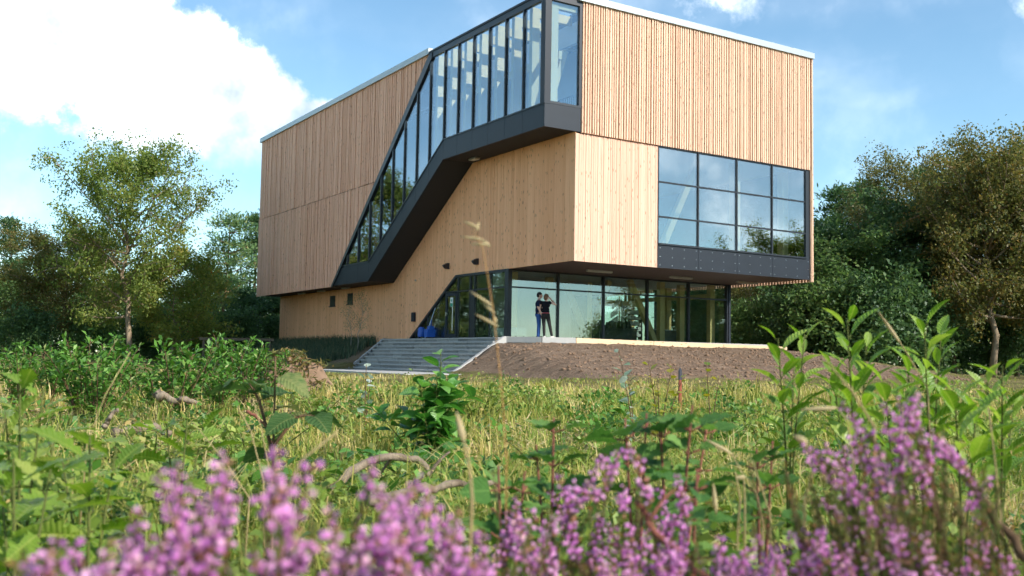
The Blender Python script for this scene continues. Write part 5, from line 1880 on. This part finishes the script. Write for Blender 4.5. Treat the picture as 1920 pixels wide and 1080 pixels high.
def leafy(name, label, cat, loc, stems, lk, ln, per, seed, stem_mat, f0=0.3, lift=0.55, r0=0.006, spread=0.25, group=None, petiole=0.012, whorl=1):
    """stems: list of point lists in plant space; leaves are objects that share one mesh"""
    r_ = random.Random(seed)
    x_, y_ = loc
    o = thing(name, label, cat, (x_, y_, float(H(np.array([x_]), np.array([y_]))[0])), 0, group)
    paths = []
    for pts in stems:
        P = np.array(pts, float)
        t_ = np.linspace(0, 1, len(P))
        tt = np.linspace(0, 1, 9)
        Q = np.stack([np.interp(tt, t_, P[:, k]) for k in range(3)], 1)
        Q[1:-1] = (Q[:-2] + Q[1:-1] * 2 + Q[2:]) / 4
        paths.append((Q, np.linspace(r0, r0 * .35, 9)))
        ph = r_.uniform(0, 6.28)
        for i in range(per):
            f_ = f0 + (1 - f0) * (i + r_.uniform(0, .5)) / per
            p = Vector([float(np.interp(f_, tt, Q[:, k])) for k in range(3)])
            tan = Vector(Q[min(8, int(f_ * 8) + 1)] - Q[max(0, int(f_ * 8))]).normalized()
            for wk in range(whorl):
                a_ = ph + i * 2.4 + wk * 6.28 / whorl
                out = Vector((math.cos(a_), math.sin(a_), 0))
                up_ = lift * (0.3 + 0.9 * f_) + r_.gauss(0, spread)
                d = (out + tan * up_ * 1.1).normalized()
                q_ = p + d * petiole
                paths.append((np.array([p, (p + q_) / 2, q_]), np.array([r0 * .3] * 3)))
                s_ = ln * r_.uniform(.65, 1.15) * (0.75 + .35 * math.sin(math.pi * min(1, f_ * .9)))
                link('leaf', LM[lk], o, loc=q_, rot=orient(d, r_.gauss(0, .35)), scale=s_)
    vw, fw = tube_np(paths, 5)
    link('stem', raw_mesh('stem', vw, [list(f) for f in fw], stem_mat, True), o)
    return o


def zt_at(px, py, d):
    """height of a point seen at row py from distance d"""
    return EYE - d * (py - (655.7 + 0.0171 * px)) / 1893.0


def up_stem(px0, px1, py1, d, dd=0.0, k=0.5):
    """stem in plant space rooted under px0, tip at (px1, py1)"""
    x0 = d * (px0 - 960) / 1893
    x1 = (d + dd) * (px1 - 960) / 1893
    zt = zt_at(px1, py1, d + dd)
    return [(0, 0, -0.03), ((x1 - x0) * .25, dd * .3, zt * k), (x1 - x0, dd, zt)]


# bright cherry seedlings on the right
for i, (px, d, tips, per, lab) in enumerate([
        (1605, 2.30, [(1590, 605), (1625, 655), (1560, 690)], 11, 'bright green cherry seedling with the highest tip, right of the terrace timber'),
        (1740, 2.35, [(1735, 612), (1765, 640), (1700, 680)], 11, 'bright green cherry seedling in front of the rust brown tree trunks'),
        (1480, 2.5, [(1460, 640), (1510, 632), (1490, 690)], 8, 'bright green cherry seedling overlapping the right end of the terrace timber'),
        (1870, 2.3, [(1880, 690), (1850, 720), (1900, 760)], 8, 'bright green cherry seedling at the right edge with drooping leaves'),
        (1680, 2.1, [(1660, 720), (1700, 735)], 9, 'low bright green cherry seedling behind the right hand heather'),
        (1800, 2.0, [(1790, 735), (1830, 770)], 9, 'low bright green cherry seedling below the drooping one')]):
    leafy('cherry_seedling', lab, 'seedling', bear(px, d), [up_stem(px, a_, b_, d, 0.12 * (j - 1), .55) for j, (a_, b_) in enumerate(tips)], 'cherry', 0.082, int(per * 1.7), 400 + i, M['stem_green'], 0.55, 1.15, 0.004, 0.3, 'cherry seedlings')
# brambles
for i, (px, d, tips, lab) in enumerate([
        (1040, 1.75, [(1042, 800), (1010, 850)], 'bramble shoot with toothed dark leaves on a red stem, left of three'),
        (1200, 1.65, [(1175, 800), (1215, 790)], 'bramble shoot with broad toothed leaves, middle of three'),
        (1265, 1.6, [(1300, 775), (1240, 800), (1330, 800)], 'bramble shoot on an arching red stem, right of three'),
        (960, 1.55, [(940, 895), (990, 905)], 'low bramble with a round dark leaf at the lower centre'),
        (1290, 1.35, [(1280, 940), (1310, 900)], 'low bramble with one large toothed leaf beside the lower heather'),
        (1430, 1.7, [(1420, 850), (1450, 835)], 'bramble among straw stalks left of the tall heather')]):
    leafy('bramble', lab, 'bramble', bear(px, d), [up_stem(px, a_, b_, d, 0.05 * j, .5) for j, (a_, b_) in enumerate(tips)], 'bramble', 0.060, 3, 430 + i, M['stem_red'], 0.72, 0.35, 0.005, 0.2, 'brambles', 0.02, 3)
# oak sprouts at the left
for i, (px, d, tips, per, lab) in enumerate([
        (60, 1.9, [(45, 720), (90, 735), (20, 780), (120, 800)], 9, 'yellow-green oak sprout with lobed leaves at the left edge'),
        (190, 1.8, [(180, 830), (230, 850), (130, 870)], 8, 'low yellow-green oak sprout right of the one at the left edge'),
        (350, 2.5, [(360, 770), (320, 790), (390, 800)], 8, 'yellow-green oak sprout behind the tall left heather spikes'),
        (60, 1.5, [(40, 880), (110, 900), (20, 930)], 8, 'low oak sprout in the lower left corner')]):
    leafy('oak_sprout', lab, 'sprout', bear(px, d), [up_stem(px, a_, b_, d, 0.06 * j, .5) for j, (a_, b_) in enumerate(tips)], 'oak', 0.10, int(per * 1.5), 460 + i, M['stem_green'], 0.25, 0.45, 0.005, 0.3, 'oak sprouts')
# dark-leaved alder sprig
leafy('alder_sprout', 'dark-leaved alder sprout with one big leaf pointing right, left of the stairs', 'sprout', bear(522, 2.7),
      [up_stem(522, 520, 668, 2.7, 0, .55), [(0, 0, 0.38), (0.06, 0, 0.46), (0.12, 0.0, 0.46)], [(0, 0, 0.35), (-0.05, .03, 0.5), (-0.09, .03, 0.56)]], 'alder', 0.095, 5, 480, M['stem_brown'], 0.5, 0.15, 0.006, 0.25)
# central leafy bush
bs = []
rb_ = random.Random(9)
for k in range(17):
    a_ = rb_.uniform(0, 6.28); rr_ = rb_.uniform(.05, .36); hz = rb_.uniform(.35, .62) * (1.15 - rr_)
    bs.append([(0, 0, -.03), (math.cos(a_) * rr_ * .5, math.sin(a_) * rr_ * .5, hz * .6), (math.cos(a_) * rr_, math.sin(a_) * rr_, hz)])
bs.append([(0, 0, 0), (0.02, 0, .4), (0.03, 0, .66)])
leafy('leafy_bush', 'dense glossy green bush in the middle of the clearing below the stairs', 'bush', bear(818, 5.0), bs, 'bush', 0.10, 16, 490, M['stem_green'], 0.12, 0.3, 0.004, 0.4)
bs = []
for k in range(12):
    a_ = rb_.uniform(0, 6.28); rr_ = rb_.uniform(.1, .6); hz = rb_.uniform(.12, .3)
    bs.append([(0, 0, -.03), (math.cos(a_) * rr_ * .5, math.sin(a_) * rr_ * .5, hz * .9), (math.cos(a_) * rr_, math.sin(a_) * rr_, hz)])
leafy('creeping_bush', 'low spreading green bush at the foot of the dense glossy one', 'bush', bear(770, 4.4), bs, 'bush', 0.085, 14, 491, M['stem_green'], 0.15, 0.3, 0.004, 0.4)
# small pale saplings before the soil slope
leafy('aspen_sapling', 'yellow-green aspen sapling in front of the soil slope', 'sapling', bear(1240, 6.0),
      [up_stem(1240, 1218, 668, 6, 0, .5), up_stem(1240, 1262, 672, 6, .1, .5), up_stem(1240, 1285, 690, 6, .1, .5), up_stem(1240, 1235, 700, 6, -.1, .5)], 'yellow', 0.052, 13, 500, M['stem_brown'], 0.3, 0.4, 0.005, .3)
leafy('poplar_sapling', 'grey-green poplar sapling with a leaning top before the soil slope', 'sapling', bear(1195, 5.5),
      [up_stem(1195, 1162, 645, 5.5, 0, .5), up_stem(1195, 1180, 690, 5.5, .1, .5)], 'silver', 0.055, 14, 501, M['stem_brown'], 0.35, 0.5, 0.005, .3)
leafy('aspen_sapling', 'small yellow-green sapling right of the red-brown stake', 'sapling', bear(1335, 6.5),
      [up_stem(1335, 1325, 668, 6.5, 0, .5), up_stem(1335, 1350, 700, 6.5, .1, .5)], 'yellow', 0.05, 8, 502, M['stem_brown'], 0.35, 0.4, 0.005, .3)
leafy('poplar_sapling', 'pale grey-green poplar sapling standing before the stair foot', 'sapling', bear(690, 7.0),
      [up_stem(690, 690, 680, 7, 0, .5), up_stem(690, 700, 700, 7, .1, .5)], 'silver', 0.065, 9, 503, M['stem_brown'], 0.35, 0.5, 0.006, .3)

# ------------------------------------------------------------------ heather
bell_r = [(0.0, 0.10), (0.25, 0.42), (0.62, 0.50), (1.0, 0.34)]
BELL_V = np.array([(0.5 * 0 + rr_ * math.cos(2 * math.pi * j / 5 + .3 * i), rr_ * math.sin(2 * math.pi * j / 5 + .3 * i), zz_) for i, (zz_, rr_) in enumerate(bell_r) for j in range(5)])
BELL_F = np.array([[i * 5 + j, i * 5 + (j + 1) % 5, (i + 1) * 5 + (j + 1) % 5, (i + 1) * 5 + j] for i in range(3) for j in range(5)])


def heather(label, root, tips, seed, shoots=60, lean=0.0, fl=0.0054, lat=(0, 3)):
    """tips: (x, y, z) of the flowering shoots in world space"""
    g3 = np.random.default_rng(seed)
    rx, ry = root
    rz_ = float(H(np.array([rx]), np.array([ry]))[0])
    o = thing('heather', label, 'heather', (rx, ry, rz_), 0, 'heather plants in bloom')
    R0 = np.array([rx, ry, rz_])
    paths, NC, NA = [], [], []
    for (tx, ty, tz) in tips:
        tip = np.array([tx, ty, tz]) - R0
        c_ = np.array([tip[0] * .75 + g3.normal() * .075 - lean * .10, tip[1] * .75 + g3.normal() * .06, tip[2] * (.6 if lean == 0 else .72)])
        start = np.array([g3.normal() * .03, g3.normal() * .03, -.02])
        pp = bez(start, c_, tip, 12)
        paths.append((pp, np.linspace(.0022, .0007, 12)))
        L = np.linalg.norm(np.diff(pp, axis=0), axis=1)
        cum = np.concatenate([[0], np.cumsum(L)])
        tot = cum[-1]
        sl = g3.uniform(.022, .075)
        nf = int(sl / 0.0028)
        s_ = tot - sl * np.linspace(0.06, 1, nf)
        pos = np.stack([np.interp(s_, cum, pp[:, k]) for k in range(3)], 1)
        tan = unit((tip - c_)[None])[0]
        e1 = unit(np.cross(tan, [0.3, 1, .2])[None])[0]
        e2 = np.cross(tan, e1)
        an = np.arange(nf) * 2.4 + g3.uniform(0, 6)
        out = np.cos(an)[:, None] * e1 + np.sin(an)[:, None] * e2
        zax = unit(out + tan * .15 + np.array([0, 0, -.25]))
        xax = unit(np.cross(zax, tan))
        yax = np.cross(zax, xax)
        sz = fl * g3.uniform(.7, 1.2, nf) * np.linspace(.6, 1.05, nf)
        b0 = pos + out * .0015
        for q_ in range(int(g3.integers(*lat))):
            s0 = tot - sl * g3.uniform(.5, 1.5)
            p0 = np.array([np.interp(s0, cum, pp[:, k]) for k in range(3)])
            an2 = g3.uniform(0, 6.28)
            o2 = math.cos(an2) * e1 + math.sin(an2) * e2
            d2 = unit((tan * .8 + o2 * g3.uniform(.4, .9))[None])[0]
            n2_ = int(g3.integers(5, 12))
            p2 = p0 + d2 * np.linspace(.004, .004 + .0030 * n2_, n2_)[:, None]
            paths.append((np.stack([p0, (p0 + p2[-1]) / 2, p2[-1]]), np.array([.0008, .0007, .0005])))
            f1 = unit(np.cross(d2, [.2, .4, 1.0])[None])[0]
            f2 = np.cross(d2, f1)
            a3 = np.arange(n2_) * 2.4 + g3.uniform(0, 6)
            o3 = np.cos(a3)[:, None] * f1 + np.sin(a3)[:, None] * f2
            z3 = unit(o3 + d2 * .2 + np.array([0, 0, -.25]))
            x3 = unit(np.cross(z3, d2))
            zax = np.concatenate([zax, z3]); xax = np.concatenate([xax, x3]); yax = np.concatenate([yax, np.cross(z3, x3)])
            b0 = np.concatenate([b0, p2 + o3 * .0012])
            sz = np.concatenate([sz, fl * g3.uniform(.6, 1.05, n2_)])
        nf = len(sz)
        V_ = b0[:, None, :] + (BELL_V[None, :, 0, None] * xax[:, None, :] + BELL_V[None, :, 1, None] * yax[:, None, :] + BELL_V[None, :, 2, None] * zax[:, None, :]) * sz[:, None, None]
        F_ = (np.arange(nf)[:, None, None] * 20 + BELL_F[None]).reshape(-1, 4)
        tn = np.clip(g3.normal(.5, .1) + g3.normal(size=nf) * .2 + np.where(g3.random(nf) < .14, .5, 0), 0, 1)
        link('flower_spike', raw_mesh('flower_spike', V_.reshape(-1, 3), F_, M['flower'], True, np.repeat(tn, 15)), o)
        # needles below the spike
        nn_ = 90
        s2 = tot - sl - (tot * .55) * g3.random(nn_) ** 1.3
        NC.append(np.stack([np.interp(np.clip(s2 + sl * .25, 0, tot), cum, pp[:, k]) for k in range(3)], 1))
        NA.append(np.tile(tan, (nn_, 1)) * .8 + g3.normal(size=(nn_, 3)) * .6)
    T = np.array(tips)
    for i in range(shoots):
        b_ = T[g3.integers(len(T))] - R0
        tip = b_ * g3.uniform(.72, .96) + g3.normal(size=3) * np.array([.05, .05, .02])
        tip[2] = min(tip[2], b_[2] - .015)
        pp = bez(np.array([0, 0, 0.0]), np.array([tip[0] * .7, tip[1] * .7, tip[2] * .5]), tip, 8)
        paths.append((pp, np.linspace(.002, .0006, 8)))
        f_ = 1 - .6 * g3.random(70) ** 1.4
        NC.append(np.stack([np.interp(f_, np.linspace(0, 1, 8), pp[:, k]) for k in range(3)], 1))
        NA.append(np.tile(unit((pp[-1] - pp[-3])[None])[0], (70, 1)) + g3.normal(size=(70, 3)) * .5)
    NC = np.concatenate(NC); NA = unit(np.concatenate(NA))
    NC = NC + NA * .003
    vl, fl_ = leaf_quads(NC, .0085 * g3.uniform(.6, 1.3, len(NC)), g3, .28, .2, .05, NA)
    link('foliage', raw_mesh('foliage', vl, fl_, M['heather_green'], False, np.clip(g3.normal(.5, .3, len(NC)), 0, 1)), o, kind='stuff')
    vw, fw = tube_np(paths, 4)
    link('stem', raw_mesh('stem', vw, [list(f) for f in fw], M['stem_brown'], True), o)


gh = random.Random(31)


def tipset(n, px0, px1, py0, py1, d0, d1, top=None):
    out = []
    for k in range(n):
        px = gh.uniform(px0, px1)
        lo = py0 if top is None else top(px)
        py = lo + (py1 - lo) * gh.random() ** 0.8
        d = gh.uniform(d0, d1)
        out.append((d * (px - 960) / 1893, d, zt_at(px, py, d)))
    return out


def spikes(lst, d0, d1):
    out = []
    for px, py in lst:
        d = gh.uniform(d0, d1)
        out.append((d * (px - 960) / 1893, d, zt_at(px, py, d)))
    return out


A1 = spikes([(305, 872), (345, 862), (330, 905), (432, 838), (440, 880), (530, 832), (520, 870), (545, 890), (590, 905), (625, 935), (370, 900), (410, 915), (285, 940), (460, 920)], .56, .66)
heather('blurred heather with the tallest pink spikes, left of centre in the foreground', (-0.16, .72), A1 + tipset(14, 240, 660, 940, 1085, .54, .70), 601, 120)
heather('blurred heather filling the lower left corner of the foreground', (-0.31, .72), tipset(18, 90, 330, 990, 1090, .54, .66), 602, 70)
A2 = spikes([(712, 862), (700, 880), (800, 890), (785, 910), (820, 905), (745, 925)], .60, .72)
heather('pink heather left of the lower centre, in front of the dead branch', (-0.07, .78), A2 + tipset(24, 640, 930, 930, 1090, .60, .80), 603, 120)
B = spikes([(1140, 850), (1160, 840), (1185, 838), (1050, 880), (1070, 905), (1035, 915), (1150, 895), (1175, 905), (1240, 910), (1270, 885), (1300, 930), (975, 925), (960, 950)], .95, 1.15)
heather('purple heather in the lower centre below the bramble leaves', (0.09, 1.18), B + tipset(28, 930, 1200, 930, 1090, .85, 1.1), 604, 130, fl=.0052, lat=(0, 3))
heather('sparse purple heather right of the lower centre', (0.20, 1.12), tipset(22, 1120, 1340, 950, 1090, .85, 1.05), 605, 80, fl=.0052, lat=(0, 3))
heather('purple heather clump at the left foot of the tall right hand heather', (0.27, 1.05), tipset(26, 1340, 1600, 960, 1085, .85, 1.0, lambda p: 1010 - 50 * math.sin((p - 1340) / 260 * 3.1)), 606, 90, fl=.0052, lat=(0, 3))
topC = lambda p: 745 + abs(p - 1690) ** 1.25 * 0.16
C1 = spikes([(1680, 740), (1650, 755), (1705, 760), (1575, 755), (1600, 790), (1720, 790), (1740, 800), (1500, 830), (1530, 860), (1560, 870), (1770, 830), (1800, 860), (1640, 830), (1660, 800)], .86, 1.0)
heather('tall bushy purple heather on the right, leaning left', (0.46, 1.12), C1 + tipset(24, 1490, 1840, 800, 1060, .84, 1.08, topC), 607, 260, -1.0, fl=.0046, lat=(0, 3))
heather('green and sparse heather in the lower right corner', (0.47, 1.0), tipset(12, 1620, 1930, 900, 1090, .80, 1.0), 608, 220, fl=.0046, lat=(0, 2))

# ------------------------------------------------------------------ stalks, branches and small things
def stalk(label, px, d, pts, heads, r0=0.0016, mat='lf_stalk', name='grass_stalk', hl=0.03):
    """pts / heads: (px, py) along the stalk at distance d"""
    x0, y0 = bear(px, d)
    z0_ = float(H(np.array([x0]), np.array([y0]))[0])
    o = thing(name, label, 'grass stalk', (x0, y0, z0_))
    P = np.array([(0, 0, -.02)] + [(d * (a_ - 960) / 1893 - x0, 0, zt_at(a_, b_, d) - z0_) for a_, b_ in pts])
    vw, fw = tube_np([(P, np.linspace(r0, r0 * .45, len(P)))], 5)
    link('stem', raw_mesh('stem', vw, [list(f) for f in fw], M[mat], True, np.full(len(fw), .4)), o)
    for (a_, b_, c_, e_) in heads:
        p0 = np.array((d * (a_ - 960) / 1893 - x0, 0, zt_at(a_, b_, d) - z0_))
        p1 = np.array((d * (c_ - 960) / 1893 - x0, .004, zt_at(c_, e_, d) - z0_))
        P = p0 + (p1 - p0) * np.linspace(0, 1, 6)[:, None]
        rr_ = np.array([.25, .9, 1.0, .85, .5, .08]) * r0 * 1.9
        vw, fw = tube_np([(P, rr_)], 6)
        link('seed_head', raw_mesh('seed_head', vw, [list(f) for f in fw], M['lf_straw'], True, np.full(len(fw), .8)), o)


stalk('tall orange grass stalk with pale seed heads rising in front of the timber wall', 960, 1.25, [(955, 860), (943, 720), (925, 580), (905, 470), (885, 430)],
      [(893, 425, 865, 412), (903, 448, 862, 442), (912, 458, 880, 456), (918, 462, 900, 446), (926, 575, 880, 545), (928, 587, 905, 568), (935, 612, 890, 588), (932, 606, 925, 590), (892, 432, 895, 413)], .0011)
for i, (px, d, pts, heads, lab) in enumerate([
        (160, 2.2, [(175, 830), (205, 740), (248, 660)], [], 'long straw stalk bending right at the left of the clearing'),
        (520, 2.0, [(505, 900), (480, 810), (452, 760)], [], 'leaning straw stalk behind the tall left heather, left of three'),
        (535, 2.0, [(520, 900), (497, 800), (480, 745)], [], 'leaning straw stalk behind the tall left heather, middle of three'),
        (470, 2.0, [(480, 930), (430, 860), (370, 790)], [], 'leaning straw stalk behind the tall left heather, lowest of three'),
        (540, 1.1, [(548, 920), (575, 860), (640, 808)], [], 'thick pale grass stalk arching right above the left heather'),
        (870, 1.0, [(893, 930), (885, 860), (862, 780)], [(876, 830, 860, 770)], 'brown dock stalk right of the dense glossy bush'),
        (1400, 1.5, [(1398, 930), (1396, 890), (1375, 850)], [(1375, 850, 1325, 822)], 'straw stalk with nodding pale seed head, left of the tall heather'),
        (1425, 1.45, [(1432, 980), (1418, 920), (1400, 890)], [(1400, 890, 1365, 900)], 'straw stalk with a short pale seed head beside the nodding one'),
        (1450, 1.5, [(1445, 960), (1425, 900), (1412, 860)], [], 'bare straw stalk left of the tall right hand heather'),
        (1380, 1.4, [(1385, 990), (1390, 930), (1380, 880)], [(1345, 960, 1340, 900)], 'bare straw stalk above the lower right heather clump'),
        (1480, 1.05, [(1510, 930), (1530, 870), (1515, 830)], [(1515, 830, 1490, 815)], 'straw stalk with seed head crossing the tall heather'),
        (1600, 1.3, [(1600, 860), (1590, 790), (1570, 764)], [(1570, 764, 1500, 768)], 'straw stalk with a flat pale seed head above the tall heather'),
        (1870, 1.4, [(1872, 960), (1862, 850), (1852, 760)], [], 'straight straw stalk near the right edge'),
        (1760, 1.9, [(1740, 730), (1700, 660), (1650, 585)], [(1690, 645, 1650, 585)], 'thin dead stem slanting up left between the cherry seedlings'),
        (1640, 1.2, [(1640, 800), (1600, 735), (1545, 670)], [], 'dead stem slanting over the tall right hand heather')]):
    stalk(lab, px, d, pts, heads, 0.0018 if d > 1.2 else 0.0021, 'lf_straw')


def branch(label, pts, rad, mat='dead_wood', forks=()):
    """pts: (px, py, d)"""
    P = np.array([(d * (a_ - 960) / 1893, d, zt_at(a_, b_, d)) for a_, b_, d in pts])
    o = thing('dead_branch', label, 'branch', tuple(P[0]))
    gb = np.random.default_rng(len(label))
    t_ = np.linspace(0, 1, len(P)); tt = np.linspace(0, 1, 14)
    Q = np.stack([np.interp(tt, t_, P[:, k]) for k in range(3)], 1) - P[0]
    Q[1:-1] = (Q[:-2] + 2 * Q[1:-1] + Q[2:]) / 4
    Q[1:-1] += gb.normal(size=(12, 3)) * rad * .35
    vw, fw = tube_np([(Q, rad * np.linspace(1, .55, 14) * gb.uniform(.85, 1.15, 14))], 8)
    link('limb', raw_mesh('limb', vw, [list(f) for f in fw], M[mat], True), o)
    for f_, dx, dz in forks:
        p = np.array([np.interp(f_, tt, Q[:, k]) for k in range(3)])
        e_ = p + np.array([dx, .03, dz])
        vw, fw = tube_np([(bez(p, (p + e_) / 2 + np.array([0, 0, .02]), e_, 6), rad * np.linspace(.5, .2, 6))], 6)
        link('twig', raw_mesh('twig', vw, [list(f) for f in fw], M[mat], True), o)


branch('arched dead branch lying in front of the dense glossy bush', [(630, 915, 3.3), (690, 862, 3.4), (750, 852, 3.45), (800, 858, 3.5), (812, 895, 3.5)], .016, forks=((.95, .07, .08), (.5, -.05, -.06)))
branch('bleached dead branch lying below the arched one', [(700, 935, 2.6), (790, 918, 2.7), (880, 905, 2.75), (940, 898, 2.8)], .014)
branch('pale broken branch lying in the grass at the left', [(225, 812, 6.0), (270, 803, 6.2), (330, 812, 6.3)], .035)
branch('dead stick leaning up out of the grass at the left', [(205, 800, 4.2), (215, 785, 4.2), (228, 765, 4.2)], .012)
branch('pale log end showing among the saplings of the left thicket', [(300, 742, 8.0), (330, 748, 8.0), (375, 755, 8.0)], .035)
branch('bare brown stem arching out of the lower right heather', [(1920, 1050, .95), (1860, 960, .98), (1800, 880, 1.0), (1770, 850, 1.0)], .0045, 'stem_brown', ((.4, -.05, -.04), (.7, -.02, .03)))
branch('reddish bare stem curving through the lower centre heather', [(1330, 1078, .95), (1260, 1015, 1.0), (1222, 985, 1.0), (1218, 955, 1.0), (1195, 935, 1.0)], .0042, 'stem_red', ((.6, .04, .03),))
branch('dead twig crossing the grass left of the alder sprout', [(470, 770, 2.9), (500, 790, 2.9), (520, 830, 2.9)], .005, 'stem_red')
branch('straight red bramble cane in the tall right hand heather', [(1700, 1050, 1.0), (1660, 960, 1.0), (1600, 900, 1.0)], .003, 'stem_brown')

# marker stake
sx, sy = bear(1277, 11.0)
stk = thing('marker_stake', 'red-brown marker stake with black tip before the soil slope', 'stake', (sx, sy, 0), .3)
mb = MB(); mb.box((-.014, -.014, -.1), (.014, .014, .42)); link('post', mb.mesh('post', simple('stake_paint', (0.30, 0.07, 0.035), .8)), stk)
mb = MB(); mb.prism([(-.0145, .4201), (.0145, .4201), (.0145, .52), (0, .55), (-.0145, .52)], -.0145, .0145, 1); link('tip', mb.mesh('tip', M['dark_goods']), stk)
# heap of mown grass and earth
hx_, hy_ = bear(545, 15.0)
heap = thing('brush_heap', 'heap of dry brown brushwood and straw left of the path', 'heap', (hx_, hy_, float(H(np.array([hx_]), np.array([hy_]))[0])))
gn = np.random.default_rng(8)
na, nr = 18, 6
vs = [(0, 0, .62)]
for i in range(1, nr + 1):
    for j in range(na):
        a_ = 2 * math.pi * j / na
        rr_ = i / nr * (0.75 + .18 * math.sin(a_ * 3 + 1) + .06 * gn.normal())
        vs.append((rr_ * math.cos(a_), rr_ * math.sin(a_) * .8, max(-.05, .62 * math.cos(min(1, i / nr) * 1.57) + gn.normal() * .035) if i < nr else -.08))
fs = [[0, 1 + j, 1 + (j + 1) % na] for j in range(na)]
for i in range(nr - 1):
    for j in range(na):
        a_ = 1 + i * na + j; b_ = 1 + i * na + (j + 1) % na
        fs.append([a_, a_ + na, b_ + na, b_])
link('earth', raw_mesh('earth', vs, fs, m_clod, True), heap)
Vp = np.array(vs[1:1 + na * 5])[gn.integers(0, na * 5, 1500)] + gn.normal(size=(1500, 3)) * np.array([.08, .08, .02])
ax = gn.normal(size=(1500, 3)); ax[:, 2] *= .35
vl, fl = leaf_quads(Vp + np.array([0, 0, .0]), gn.uniform(.08, .22, 1500), gn, .16, 1, 0, unit(ax))
link('straw', raw_mesh('straw', vl, fl, M['lf_brown'], False, gn.random(1500)), heap, kind='stuff')
